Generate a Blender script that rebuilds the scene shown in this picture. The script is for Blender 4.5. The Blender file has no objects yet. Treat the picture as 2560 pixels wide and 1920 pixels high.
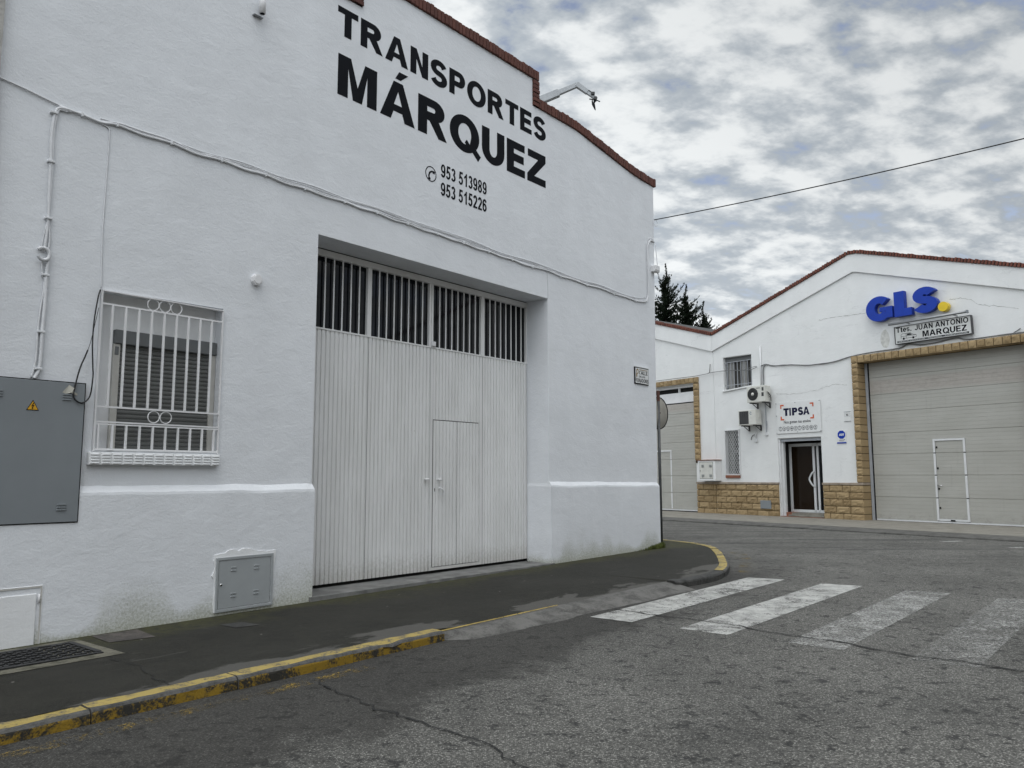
import bpy, math, random
from mathutils import Vector, Matrix, noise as mnoise
from mathutils.geometry import tessellate_polygon
R = math.radians
S = bpy.context.scene
COL = S.collection
random.seed(7)

# ------------------------------------------------------------------ camera, world, sun, exposure
cam = bpy.data.cameras.new('camera'); cam_o = bpy.data.objects.new('camera', cam); COL.objects.link(cam_o)
cam.sensor_width = 36; cam.lens = 27.84; cam.clip_end = 3000; cam.clip_start = .05
cam_o.location = (0, 0, 1.25); cam_o.rotation_euler = (R(90 + 6.67), R(0.09), 0)
S.camera = cam_o
S.render.resolution_x, S.render.resolution_y = 1024, 768
S.view_settings.view_transform = 'Standard'; S.view_settings.look = 'None'
S.view_settings.exposure = 0.07; S.view_settings.gamma = 1
SUN_DIR = Vector((-.06, -.38, .92)).normalized()
SUN_EL = math.asin(SUN_DIR.z); SUN_AZ = math.atan2(SUN_DIR.x, SUN_DIR.y)
sun = bpy.data.lights.new('sun', 'SUN'); sun.energy = .6; sun.angle = R(30); sun.color = (1, .96, .9)
sun_o = bpy.data.objects.new('sun', sun); COL.objects.link(sun_o)
sun_o.rotation_euler = SUN_DIR.to_track_quat('Z', 'Y').to_euler()


def nd(nt, kind, ins=None, **props):
    n = nt.nodes.new(kind)
    for k, v in props.items(): setattr(n, k, v)
    for k, v in (ins or {}).items():
        if isinstance(v, bpy.types.NodeSocket): nt.links.new(v, n.inputs[k])
        else: n.inputs[k].default_value = v
    return n


def c4(c): return (c[0], c[1], c[2], 1) if len(c) == 3 else c


def mth(nt, op, a, b=0.0, clamp=False):
    return nd(nt, 'ShaderNodeMath', {0: a, 1: b}, operation=op, use_clamp=clamp).outputs[0]


def ramp(nt, fac, a, b):      # smooth 0..1 between a and b
    n = nd(nt, 'ShaderNodeMapRange', {0: fac, 1: a, 2: b, 3: 0.0, 4: 1.0}, interpolation_type='SMOOTHSTEP')
    return n.outputs[0]


def mix(nt, fac, a, b):
    n = nt.nodes.new('ShaderNodeMix'); n.data_type = 'RGBA'
    for k, v in ((0, fac), (6, a), (7, b)):
        if isinstance(v, bpy.types.NodeSocket): nt.links.new(v, n.inputs[k])
        else: n.inputs[k].default_value = v if k == 0 else c4(v)
    return n.outputs[2]


def noi(nt, vec, scale, detail=3, rough=.55, dist=0.0):
    return nd(nt, 'ShaderNodeTexNoise', {'Vector': vec, 'Scale': scale, 'Detail': detail, 'Roughness': rough, 'Distortion': dist}).outputs[0]


def vmul(nt, vec, s):
    return nd(nt, 'ShaderNodeVectorMath', {0: vec, 1: s}, operation='MULTIPLY').outputs[0]


# ---- world: nishita sky behind a broken altocumulus layer
W = bpy.data.worlds.new('World'); S.world = W; W.use_nodes = True
nt = W.node_tree; nt.nodes.clear()
out = nd(nt, 'ShaderNodeOutputWorld'); bg = nd(nt, 'ShaderNodeBackground', {'Strength': .1})
sky = nd(nt, 'ShaderNodeTexSky', sky_type='NISHITA', sun_disc=False, sun_elevation=SUN_EL, sun_rotation=SUN_AZ)
d = nd(nt, 'ShaderNodeNewGeometry').outputs['Incoming']
d = nd(nt, 'ShaderNodeTexCoord').outputs['Generated']
d = nd(nt, 'ShaderNodeVectorMath', {0: d}, operation='NORMALIZE').outputs[0]
sp = nd(nt, 'ShaderNodeSeparateXYZ', {0: d})
zz = mth(nt, 'ADD', mth(nt, 'MAXIMUM', sp.outputs[2], 0.0), .30)
pl = nd(nt, 'ShaderNodeCombineXYZ', {0: mth(nt, 'DIVIDE', sp.outputs[0], zz), 1: mth(nt, 'DIVIDE', sp.outputs[1], zz), 2: 0.3}).outputs[0]
rotd = nd(nt, 'ShaderNodeMapping', {0: pl, 1: (3.3, 1.7, 0), 2: (0, 0, R(-35)), 3: (.85, 1.2, 1)}).outputs[0]
big = noi(nt, rotd, 2.6, 3, .5, .2)
mid = noi(nt, rotd, 10.5, 6, .50, .10)
fin = noi(nt, rotd, 25.0, 6, .58, .12)
cl = mth(nt, 'ADD', mth(nt, 'MULTIPLY', big, .26), mth(nt, 'ADD', mth(nt, 'MULTIPLY', mid, .50), mth(nt, 'MULTIPLY', fin, .24)))
# more blue gaps towards the right and high up
gap = mth(nt, 'ADD', mth(nt, 'MULTIPLY', sp.outputs[0], -.055), mth(nt, 'MULTIPLY', sp.outputs[2], -.085))
cl2 = mth(nt, 'ADD', cl, gap)
dens = ramp(nt, cl2, .305, .395)
lit = ramp(nt, mth(nt, 'ADD', mth(nt, 'MULTIPLY', mid, .58), mth(nt, 'ADD', mth(nt, 'MULTIPLY', fin, .26), mth(nt, 'MULTIPLY', big, .22))), .445, .625)
# out-of-view layer towards the sun (high and behind) is boosted to light the walls; it thins and lightens towards the horizon
sd = nd(nt, 'ShaderNodeVectorMath', {0: d, 1: tuple(SUN_DIR)}, operation='DOT_PRODUCT').outputs['Value']
glow = mth(nt, 'ADD', 1.20, mth(nt, 'MULTIPLY', ramp(nt, sd, .30, 1.0), 1.7))
glow = mth(nt, 'ADD', glow, mth(nt, 'ADD', mth(nt, 'MULTIPLY', sp.outputs[2], -.52), mth(nt, 'MULTIPLY', sp.outputs[0], -.42)))
cc = mix(nt, lit, (4.6, 5.1, 5.6), (8.9, 9.2, 9.3))
cc = nd(nt, 'ShaderNodeVectorMath', {0: cc, 3: glow}, operation='SCALE')
cc = cc.outputs[0]
blue = vmul(nt, sky.outputs[0], (2.1, 1.65, 1.4))
fin_c = mix(nt, dens, blue, cc)
nt.links.new(fin_c, bg.inputs[0]); nt.links.new(bg.outputs[0], out.inputs[0])

# ------------------------------------------------------------------ frames of the two facades
# a facade frame has x along the wall (left to right), y into the building, z up
T1, T2 = R(39.864), R(35.248)
dL = Vector((math.sin(T1), math.cos(T1), 0)); nL = Vector((dL.y, -dL.x, 0))
dR = Vector((math.sin(T2), -math.cos(T2), 0)); nR = Vector((-math.cos(T2), -math.sin(T2), 0))


def frame(dx, n, dist):
    return Matrix(((dx.x, -n.x, 0, n.x * dist), (dx.y, -n.y, 0, n.y * dist), (0, 0, 1, 0), (0, 0, 0, 1)))


FL = frame(dL, nL, -7.0)      # (u, d, z): d = 0 is the face of the plinth
FR = frame(dR, nR, -20.9)     # (v, d, z): d = 0 is the white wall face
FW = Matrix.Identity(4)


def US(u, s, z=0.0): return FL @ Vector((u, -s, z))


def gz(u):                    # the street climbs gently along the left facade
    return max(-.13, min(.03, .0075 * (u - 9.6)))


ROAD = -.08

# ------------------------------------------------------------------ mesh builder


class MB:
    def __init__(s): s.v = []; s.f = []; s.m = []; s.cur = 0; s.sm = False; s.smooth = []

    def add(s, vs, fs):
        b = len(s.v); s.v += [tuple(x) for x in vs]
        for f in fs: s.f.append([b + i for i in f]); s.m.append(s.cur); s.smooth.append(s.sm)
        return s

    def box(s, x0, x1, y0, y1, z0, z1):
        x0, x1 = min(x0, x1), max(x0, x1); y0, y1 = min(y0, y1), max(y0, y1); z0, z1 = min(z0, z1), max(z0, z1)
        vs = [(x, y, z) for z in (z0, z1) for y in (y0, y1) for x in (x0, x1)]
        return s.add(vs, [(0, 2, 3, 1), (4, 5, 7, 6), (0, 1, 5, 4), (2, 6, 7, 3), (0, 4, 6, 2), (1, 3, 7, 5)])

    def quad(s, a, b, c, d): return s.add([a, b, c, d], [(0, 1, 2, 3)])

    def prism(s, pts, y0, y1, holes=()):   # polygon in x,z extruded from y0 (front) to y1
        polys = [pts] + list(holes)
        tri = tessellate_polygon([[Vector((p[0], p[1], 0)) for p in q] for q in polys])
        flat = [p for q in polys for p in q]; n = len(flat)
        fs = []
        for t in tri:
            a, b, c = [flat[i] for i in t]
            cr = (b[0] - a[0]) * (c[1] - a[1]) - (b[1] - a[1]) * (c[0] - a[0])
            t = tuple(t) if cr > 0 else tuple(reversed(t))
            fs.append(t); fs.append(tuple(n + i for i in reversed(t)))
        o = 0
        for k, q in enumerate(polys):
            m = len(q)
            ar = sum(q[i][0] * q[(i + 1) % m][1] - q[(i + 1) % m][0] * q[i][1] for i in range(m))
            for i in range(m):
                a, b = o + i, o + (i + 1) % m
                f = (b, a, n + a, n + b)
                if (ar < 0) != (k > 0): f = tuple(reversed(f))
                fs.append(f)
            o += m
        return s.add([(p[0], y0, p[1]) for p in flat] + [(p[0], y1, p[1]) for p in flat], fs)

    def tube(s, pts, r, sides=6, cap=True):
        pts = [Vector(p) for p in pts]; n = len(pts); rings = []
        up = Vector((0, 0, 1)); nrm = None
        for i, p in enumerate(pts):
            t = (pts[min(i + 1, n - 1)] - pts[max(i - 1, 0)]).normalized()
            if nrm is None:
                nrm = t.cross(up) if abs(t.dot(up)) < .95 else t.cross(Vector((1, 0, 0)))
            nrm = (nrm - t * nrm.dot(t)).normalized(); bi = t.cross(nrm)
            rr = r[i] if isinstance(r, (list, tuple)) else r
            rings.append([p + (nrm * math.cos(a) + bi * math.sin(a)) * rr for a in [2 * math.pi * k / sides for k in range(sides)]])
        vs = [q for g in rings for q in g]; fs = []
        for i in range(n - 1):
            for k in range(sides):
                k2 = (k + 1) % sides
                fs.append((i * sides + k, i * sides + k2, (i + 1) * sides + k2, (i + 1) * sides + k))
        if cap:
            fs.append(tuple(reversed(range(sides)))); fs.append(tuple((n - 1) * sides + k for k in range(sides)))
        return s.add(vs, fs)

    def disc(s, c, r, y0, y1, n=24, ax='y', r2=None):   # short cylinder / cone along an axis
        r2 = r if r2 is None else r2; vs = []
        for (t, rr) in ((y0, r), (y1, r2)):
            for k in range(n):
                a = 2 * math.pi * k / n; p, q = rr * math.cos(a), rr * math.sin(a)
                vs.append({'y': (c[0] + p, t, c[1] + q), 'z': (c[0] + p, c[1] + q, t), 'x': (t, c[0] + p, c[1] + q)}[ax])
        fs = [(k, (k + 1) % n, n + (k + 1) % n, n + k) for k in range(n)] + [tuple(reversed(range(n))), tuple(range(n, 2 * n))]
        return s.add(vs, fs)

    def ring(s, c, r, tr, y, n=28, sides=5):
        pts = [Vector((c[0] + r * math.cos(2 * math.pi * k / n), y, c[1] + r * math.sin(2 * math.pi * k / n))) for k in range(n + 1)]
        return s.tube(pts, tr, sides, cap=False)


def curve(pts, k=6):            # Catmull-Rom through the points
    P = [Vector(p) for p in pts]; o = []
    for i in range(len(P) - 1):
        a, b, c, e = P[max(i - 1, 0)], P[i], P[i + 1], P[min(i + 2, len(P) - 1)]
        for j in range(k):
            t = j / k
            o.append(.5 * ((2 * b) + (c - a) * t + (2 * a - 5 * b + 4 * c - e) * t * t + (3 * b - a - 3 * c + e) * t ** 3))
    o.append(P[-1]); return o


def mesh_obj(name, mb, mats, M=FW, origin=(0, 0, 0), bevel=0, seg=2):
    o3 = Vector(origin)
    me = bpy.data.meshes.new(name)
    me.from_pydata([Vector(v) - o3 for v in mb.v], [], mb.f)
    mats = mats if isinstance(mats, (list, tuple)) else [mats]
    for m in mats: me.materials.append(m)
    me.polygons.foreach_set('material_index', mb.m); me.polygons.foreach_set('use_smooth', mb.smooth)
    me.validate(); me.update()
    o = bpy.data.objects.new(name, me); COL.objects.link(o)
    if bevel:
        b = o.modifiers.new('bevel', 'BEVEL'); b.width = bevel; b.segments = seg; b.limit_method = 'ANGLE'; b.angle_limit = R(40)
    return o


def place(o, M, origin): o.matrix_world = M @ Matrix.Translation(Vector(origin))


def struct(name, mb, mats, M=FW, origin=(0, 0, 0), kind='structure', **k):
    o = mesh_obj(name, mb, mats, M, origin, **k); place(o, M, origin); o['kind'] = kind; return o


def tag(o, label, cat, group=None):
    o['label'] = label; o['category'] = cat
    if group: o['group'] = group
    return o


class Thing:
    def __init__(s, name, label, cat, M, origin, group=None):
        s.o = bpy.data.objects.new(name, None); COL.objects.link(s.o); s.o.empty_display_size = .2
        place(s.o, M, origin); s.M = M; s.origin = origin; tag(s.o, label, cat, group)

    def part(s, name, mb, mats, parent=None, label=None, **k):
        o = mesh_obj(name, mb, mats, s.M, s.origin, **k)
        o.parent = parent or s.o
        if label: o['label'] = label
        return o


def single(name, mb, mats, M, origin, label, cat, group=None, **k):
    o = mesh_obj(name, mb, mats, M, origin, **k); place(o, M, origin); return tag(o, label, cat, group)


# ------------------------------------------------------------------ materials
def new_mat(name):
    m = bpy.data.materials.new(name); m.use_nodes = True; t = m.node_tree
    p = t.nodes['Principled BSDF']; tc = nd(t, 'ShaderNodeTexCoord').outputs['Object']
    return m, t, p, tc


def plain(name, col, rough=.6, metal=0.0, var=.12, scale=6, bump=.0, bscale=40, spec=.4):
    m, t, p, tc = new_mat(name)
    n = noi(t, tc, scale, 5, .6)
    dk = [c * (1 - var) for c in col]; lt = [min(1, c * (1 + var)) for c in col]
    t.links.new(mix(t, ramp(t, n, .3, .7), dk, lt), p.inputs['Base Color'])
    p.inputs['Metallic'].default_value = metal; p.inputs['Specular IOR Level'].default_value = spec
    t.links.new(mth(t, 'ADD', rough - .06, mth(t, 'MULTIPLY', n, .12)), p.inputs['Roughness'])
    if bump:
        b = nd(t, 'ShaderNodeBump', {'Height': noi(t, tc, bscale, 4), 'Strength': bump, 'Distance': .01})
        t.links.new(b.outputs[0], p.inputs['Normal'])
    return m


def stucco(name, col, moss=0.0, rough_amt=1.0, stain=(.33, .335, .22), slope=.0075, u0=9.6, crackle=0):
    m, t, p, tc = new_mat(name)
    st = vmul(t, tc, (.75, 1, 1.25))
    n1 = noi(t, st, .9, 3, .5); n2 = noi(t, st, 5.5, 6, .62, .6); n3 = noi(t, tc, 60, 4, .65)
    n5 = noi(t, st, 16, 5, .6, 1.2)
    wr = noi(t, vmul(t, tc, (.55, 1, 1.9)), 7.0, 8, .72, 1.2)
    ridge = mth(t, 'SUBTRACT', 1.0, mth(t, 'MULTIPLY', mth(t, 'ABSOLUTE', mth(t, 'SUBTRACT', wr, .5)), 16), True)
    where = ramp(t, noi(t, tc, .7, 3), .48, .72)
    ridge = mth(t, 'MULTIPLY', mth(t, 'POWER', ridge, 3.0), where)
    hgt = mth(t, 'ADD', mth(t, 'MULTIPLY', n1, 1.2), mth(t, 'ADD', mth(t, 'MULTIPLY', n2, .34), mth(t, 'ADD', mth(t, 'MULTIPLY', n5, .13), mth(t, 'ADD', mth(t, 'MULTIPLY', n3, .10), mth(t, 'MULTIPLY', ridge, .02)))))
    b = nd(t, 'ShaderNodeBump', {'Height': hgt, 'Strength': 1.0, 'Distance': .017 * rough_amt})
    t.links.new(b.outputs[0], p.inputs['Normal'])
    dirt = ramp(t, noi(t, vmul(t, tc, (1.2, 1, .8)), 1.3, 6, .65), .35, .75)
    c = mix(t, dirt, [x * .935 for x in col], col)
    c = mix(t, mth(t, 'MULTIPLY', ramp(t, n3, .52, .72), .10), c, [x * .7 for x in col])
    if crackle:
        cr = noi(t, vmul(t, tc, (.5, 1, 1.5)), .75, 7, .62, .5)
        line = mth(t, 'SUBTRACT', 1.0, mth(t, 'MULTIPLY', mth(t, 'ABSOLUTE', mth(t, 'SUBTRACT', cr, .5)), 170), True)
        c = mix(t, mth(t, 'MULTIPLY', mth(t, 'MULTIPLY', line, ramp(t, noi(t, tc, .6, 2), .45, .6)), crackle), c, (.3, .3, .3))
    if moss:
        sx = nd(t, 'ShaderNodeSeparateXYZ', {0: tc})
        zr = mth(t, 'SUBTRACT', sx.outputs[2], mth(t, 'MULTIPLY', mth(t, 'SUBTRACT', sx.outputs[0], u0), slope))
        edge = noi(t, vmul(t, tc, (1.0, 1, .6)), 1.2, 3, .5)
        g = noi(t, tc, 45, 6, .8)
        lim = mth(t, 'MULTIPLY', ramp(t, edge, .34, .66), .40)
        lim = mth(t, 'ADD', lim, .045)
        k = mth(t, 'DIVIDE', zr, lim)
        mk = mth(t, 'SUBTRACT', mth(t, 'ADD', 1.0, mth(t, 'MULTIPLY', mth(t, 'SUBTRACT', g, .5), 2.4)), k)
        mk = ramp(t, mk, -.3, 1.5)
        mc = mix(t, ramp(t, g, .4, .6), stain, (.15, .155, .045))
        c = mix(t, mth(t, 'MULTIPLY', mk, moss), c, mc)
    t.links.new(c, p.inputs['Base Color'])
    p.inputs['Roughness'].default_value = .85; p.inputs['Specular IOR Level'].default_value = .25
    return m


M_WALL = stucco('white_stucco', (.76, .78, .81), moss=.72, u0=2.35)
M_WALLR = stucco('white_stucco_far', (.765, .775, .775), moss=0, rough_amt=.8, crackle=.28)
M_LEDGE = stucco('ledge_paint', (.82, .83, .84), rough_amt=.6)
M_NEIGH = plain('grey_render', (.40, .39, .37), .9, bump=.6, bscale=30)
M_SIDE = plain('side_render', (.62, .62, .60), .9, bump=.4, bscale=20)
M_ROOF = plain('fibre_cement', (.06, .06, .058), .9, var=.3)
M_PAINT = plain('white_metal_paint', (.72, .72, .73), .45, var=.05, scale=3)
M_GATE = None
M_LETTER = plain('black_letter_paint', (.006, .007, .010), .75, var=.2, spec=.12)
M_GREY = plain('cabinet_grey', (.215, .235, .25), .5, var=.05, scale=1.5, bump=.05, bscale=120)
M_GREY2 = plain('meter_grey', (.33, .35, .36), .5, var=.05, scale=3, bump=.05, bscale=120)
M_DARK = plain('dark_gap', (.008, .008, .008), .9)
M_GLASS, _t, _p, _ = new_mat('dark_glass'); _p.inputs['Base Color'].default_value = (.004, .005, .007, 1); _p.inputs['Roughness'].default_value = .04; _p.inputs['Specular IOR Level'].default_value = .28
M_SHUT = plain('shutter_grey', (.120, .124, .120), .6, var=.08)
M_SHUTBOX = plain('shutter_box_grey', (.15, .158, .162), .55, var=.06)
M_CREAM = plain('cream_frame', (.50, .49, .46), .55, var=.06)
M_CABLE = plain('painted_cable', (.66, .67, .69), .5, var=.06)
M_BLACKCABLE = plain('black_cable', (.012, .012, .013), .5)
M_YELLOW = plain('hazard_yellow', (.62, .36, .03), .5)
M_CONCSILL = plain('recess_concrete', (.16, .16, .155), .85, var=.3, scale=4, bump=.3, bscale=60)
M_METAL = plain('galvanised', (.30, .31, .32), .4, metal=.7, var=.1)
M_CHROME = plain('chrome', (.6, .6, .6), .2, metal=1.0)
M_BROWN = plain('terracotta_sill', (.22, .09, .055), .7)
M_ALU = plain('white_aluminium', (.66, .67, .68), .4, var=.04)
M_GALU = plain('grey_aluminium', (.36, .38, .41), .4, var=.06)
M_INT = plain('dark_interior', (.012, .012, .012), .9)
M_BEIGE = plain('sectional_beige', (.47, .465, .43), .5, var=.05, scale=1.3)
M_ACW = plain('unit_casing', (.60, .60, .56), .5, var=.05)
M_ACG = plain('unit_grille', (.045, .047, .048), .6)
M_BLUE = plain('sign_blue', (.007, .040, .34), .4, var=.06, spec=.25)
M_NAVY = plain('sign_navy', (.004, .005, .035), .5, spec=.2)
M_YDOT = plain('sign_yellow', (.70, .50, .02), .35, var=.05)
M_ORANGE = plain('sign_orange', (.55, .10, .03), .5)
M_SIGNW = plain('sign_white', (.70, .71, .71), .45, var=.03)
M_SIGNG = plain('aged_sign_plate', (.60, .61, .60), .5, var=.12, scale=2)
M_BOOM = plain('boom_grey', (.40, .42, .44), .4, var=.08)
M_TRUNK = plain('bark', (.05, .035, .025), .9, bump=.5)
M_IRON = plain('cast_iron', (.030, .030, .031), .55, metal=.3, var=.3, scale=20, bump=.3, bscale=60)


def brick_mat(name, a, b):
    m, t, p, tc = new_mat(name)
    n = noi(t, tc, 7, 4, .7); n2 = noi(t, tc, 45, 4, .7)
    isl = nd(t, 'ShaderNodeNewGeometry').outputs['Random Per Island']
    c = mix(t, mth(t, 'ADD', mth(t, 'MULTIPLY', isl, .6), mth(t, 'MULTIPLY', n, .4)), a, b)
    c = mix(t, mth(t, 'MULTIPLY', ramp(t, n2, .5, .75), .5), c, [x * .45 for x in a])
    t.links.new(c, p.inputs['Base Color']); p.inputs['Roughness'].default_value = .85
    t.links.new(nd(t, 'ShaderNodeBump', {'Height': n2, 'Strength': .5, 'Distance': .01}).outputs[0], p.inputs['Normal'])
    return m


M_BRICK = brick_mat('dark_coping_brick', (.07, .026, .02), (.14, .05, .035))
M_BRICKR = brick_mat('red_coping_brick', (.085, .026, .018), (.19, .062, .04))
M_MORTAR = plain('old_mortar', (.045, .035, .03), .95)
M_STONE = brick_mat('split_stone', (.235, .162, .078), (.40, .295, .162))
M_STONEJ = plain('stone_joint', (.050, .034, .018), .95)
M_CAPST = plain('plinth_cap', (.30, .25, .20), .8, var=.2)


def gate_mat():
    m, t, p, tc = new_mat('gate_paint')
    n = noi(t, vmul(t, tc, (2.4, 1, .8)), 1.2, 5, .6); fi = noi(t, tc, 26, 6, .72); st = noi(t, vmul(t, tc, (14, 1, .5)), 1.0, 5, .7)
    c = mix(t, ramp(t, n, .3, .7), (.69, .69, .685), (.77, .77, .77))
    c = mix(t, mth(t, 'MULTIPLY', ramp(t, st, .55, .76), .15), c, (.48, .47, .45))
    z = nd(t, 'ShaderNodeSeparateXYZ', {0: tc}).outputs[2]
    spl = mth(t, 'MULTIPLY', ramp(t, mth(t, 'ADD', z, mth(t, 'MULTIPLY', fi, -.5)), .08, -.2), .4)     # splashed dirt at the foot
    c = mix(t, spl, c, (.30, .28, .24))
    c = mix(t, ramp(t, noi(t, tc, 9, 4, .6), .745, .77), c, (.30, .22, .16))
    t.links.new(c, p.inputs['Base Color']); p.inputs['Roughness'].default_value = .5; p.inputs['Specular IOR Level'].default_value = .35
    dent = noi(t, vmul(t, tc, (1.6, 1, .7)), 1.6, 3, .5)
    t.links.new(nd(t, 'ShaderNodeBump', {'Height': mth(t, 'ADD', dent, mth(t, 'MULTIPLY', fi, .06)), 'Strength': .5, 'Distance': .02}).outputs[0], p.inputs['Normal'])
    return m


M_GATE = gate_mat()


def asphalt():
    m, t, p, tc = new_mat('asphalt')
    sv = nd(t, 'ShaderNodeVectorMath', {0: tc, 1: tuple(nL)}, operation='DOT_PRODUCT').outputs['Value']
    s = mth(t, 'ADD', sv, 7.0)
    u = nd(t, 'ShaderNodeVectorMath', {0: tc, 1: tuple(dL)}, operation='DOT_PRODUCT').outputs['Value']
    g1 = noi(t, tc, 70, 3, .75); g2 = noi(t, tc, 24, 4, .72); g3 = noi(t, tc, 8, 6, .7, .4); g4 = noi(t, tc, .55, 4, .6)
    vor = nd(t, 'ShaderNodeTexVoronoi', {'Vector': tc, 'Scale': 105.0}); vd = vor.outputs['Distance']
    vc = nd(t, 'ShaderNodeSeparateColor', {0: vor.outputs['Color']}).outputs[0]
    agg = mth(t, 'MULTIPLY', ramp(t, vc, .35, 1.0), ramp(t, vd, .75, .2))
    c = mix(t, agg, (.105, .103, .095), (.40, .392, .36))
    c = mix(t, ramp(t, g1, .34, .56), (.040, .039, .036), c)
    # worn pits and tar spots
    pit = ramp(t, mth(t, 'ADD', mth(t, 'MULTIPLY', g3, .65), mth(t, 'MULTIPLY', g2, .35)), .465, .385)
    c = mix(t, mth(t, 'MULTIPLY', pit, .9), c, (.030, .030, .030))
    pat = ramp(t, noi(t, tc, 2.1, 7, .74, .6), .41, .31)
    c = mix(t, mth(t, 'MULTIPLY', pat, .65), c, (.028, .028, .028))
    big = ramp(t, g4, .25, .75)
    sc = nd(t, 'ShaderNodeVectorMath', {0: c, 3: mth(t, 'ADD', .78, mth(t, 'MULTIPLY', big, .46))}, operation='SCALE').outputs[0]
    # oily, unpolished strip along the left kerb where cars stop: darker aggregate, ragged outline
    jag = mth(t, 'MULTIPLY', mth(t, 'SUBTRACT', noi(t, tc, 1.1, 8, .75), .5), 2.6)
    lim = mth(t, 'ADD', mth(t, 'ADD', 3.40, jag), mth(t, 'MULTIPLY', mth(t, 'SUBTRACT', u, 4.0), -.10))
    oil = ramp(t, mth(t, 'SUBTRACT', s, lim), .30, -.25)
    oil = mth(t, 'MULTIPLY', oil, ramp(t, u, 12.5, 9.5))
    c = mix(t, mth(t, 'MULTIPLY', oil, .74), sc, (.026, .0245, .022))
    tar = None
    for tu, ts_, tr in ((12.2, 1.9, .8), (4.15, 5.0, .42), (5.35, 5.85, .40), (8.6, 4.6, .3)):
        dd = mth(t, 'SQRT', mth(t, 'ADD', mth(t, 'POWER', mth(t, 'ABSOLUTE', mth(t, 'SUBTRACT', u, tu)), 2.0), mth(t, 'POWER', mth(t, 'ABSOLUTE', mth(t, 'SUBTRACT', s, ts_)), 2.0)))
        f_ = ramp(t, mth(t, 'ADD', dd, mth(t, 'MULTIPLY', mth(t, 'SUBTRACT', noi(t, tc, 9, 6, .75), .5), 2.6)), tr, tr * .2)
        tar = f_ if tar is None else mth(t, 'MAXIMUM', tar, f_)
    c = mix(t, mth(t, 'MULTIPLY', tar, .28), c, (.028, .028, .027))
    # polished wheel tracks along the cross street
    v = nd(t, 'ShaderNodeVectorMath', {0: tc, 1: tuple(nR)}, operation='DOT_PRODUCT').outputs['Value']
    st = nd(t, 'ShaderNodeMapping', {0: tc, 2: (0, 0, R(54.75)), 3: (.22, 2.6, 1)}).outputs[0]
    streak = ramp(t, noi(t, st, 1.1, 6, .65, .3), .50, .36)
    far = ramp(t, u, 12.5, 15.5)
    c = mix(t, mth(t, 'MULTIPLY', mth(t, 'MULTIPLY', streak, far), .7), c, (.040, .040, .040))
    t.links.new(c, p.inputs['Base Color'])
    p.inputs['Roughness'].default_value = .82; p.inputs['Specular IOR Level'].default_value = .3
    hh = mth(t, 'ADD', mth(t, 'MULTIPLY', g1, .5), mth(t, 'ADD', mth(t, 'MULTIPLY', vd, -.5), mth(t, 'MULTIPLY', g2, .5)))
    hh = mth(t, 'SUBTRACT', hh, mth(t, 'MULTIPLY', pit, .6))
    t.links.new(nd(t, 'ShaderNodeBump', {'Height': hh, 'Strength': .8, 'Distance': .012}).outputs[0], p.inputs['Normal'])
    return m


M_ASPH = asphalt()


def pavement():
    m, t, p, tc = new_mat('pavement_asphalt')       # object coords: (u, d, z) of the left facade
    sx = nd(t, 'ShaderNodeSeparateXYZ', {0: tc}); s = mth(t, 'MULTIPLY', sx.outputs[1], -1.0); u = sx.outputs[0]
    g1 = noi(t, tc, 110, 3, .7); g2 = noi(t, tc, 9, 6, .65); g3 = noi(t, tc, 1.1, 5, .6)
    c = mix(t, ramp(t, g2, .3, .7), (.0095, .0093, .0068), (.0185, .0178, .0130))
    c = mix(t, mth(t, 'MULTIPLY', ramp(t, g1, .48, .72), .5), c, (.065, .062, .050))
    c = mix(t, mth(t, 'MULTIPLY', ramp(t, g3, .4, .65), .45), c, (.030, .029, .0235))
    sv = nd(t, 'ShaderNodeTexVoronoi', {'Vector': tc, 'Scale': 7.0}); sr = nd(t, 'ShaderNodeSeparateColor', {0: sv.outputs['Color']}).outputs[0]
    spk = mth(t, 'MULTIPLY', ramp(t, sv.outputs['Distance'], .085, .05), ramp(t, sr, .86, .90))
    scf = mth(t, 'MULTIPLY', ramp(t, noi(t, vmul(t, tc, (.5, 3, 1)), 3.0, 7, .75, .4), .60, .70), .5)
    c = mix(t, scf, c, (.105, .102, .09)); dmp = ramp(t, noi(t, vmul(t, tc, (.6, 1.5, 1)), 1.3, 5, .65), .58, .72)
    c = mix(t, mth(t, 'MULTIPLY', dmp, .5), c, (.010, .010, .0085)); c = mix(t, mth(t, 'MULTIPLY', spk, .7), c, (.30, .29, .26))
    # moss and algae hugging the wall foot
    ml = mth(t, 'ADD', .16, mth(t, 'MULTIPLY', ramp(t, noi(t, tc, 1.0, 4, .6), .3, .7), .75))
    mo = ramp(t, mth(t, 'DIVIDE', s, ml), 1.0, .1)
    mo = mth(t, 'MULTIPLY', mo, ramp(t, noi(t, tc, 14, 6, .7), .3, .62))
    c = mix(t, mth(t, 'MULTIPLY', mo, .85), c, (.050, .050, .018))
    # pale dried cement patches with crisp outlines near the kerb
    cp = noi(t, vmul(t, tc, (.55, 1.3, 1)), 1.5, 6, .6, .2)
    ce = mth(t, 'ADD', cp, mth(t, 'MULTIPLY', mth(t, 'SUBTRACT', s, 1.8), .42))
    c = mix(t, mth(t, 'MULTIPLY', ramp(t, ce, .565, .605), .50), c, (.135, .13, .12))
    t.links.new(c, p.inputs['Base Color']); p.inputs['Roughness'].default_value = .8
    p.inputs['Specular IOR Level'].default_value = .3
    t.links.new(nd(t, 'ShaderNodeBump', {'Height': mth(t, 'ADD', g1, mth(t, 'MULTIPLY', g2, 1.2)), 'Strength': .5, 'Distance': .008}).outputs[0], p.inputs['Normal'])
    return m


M_PAVE = pavement()


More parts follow.
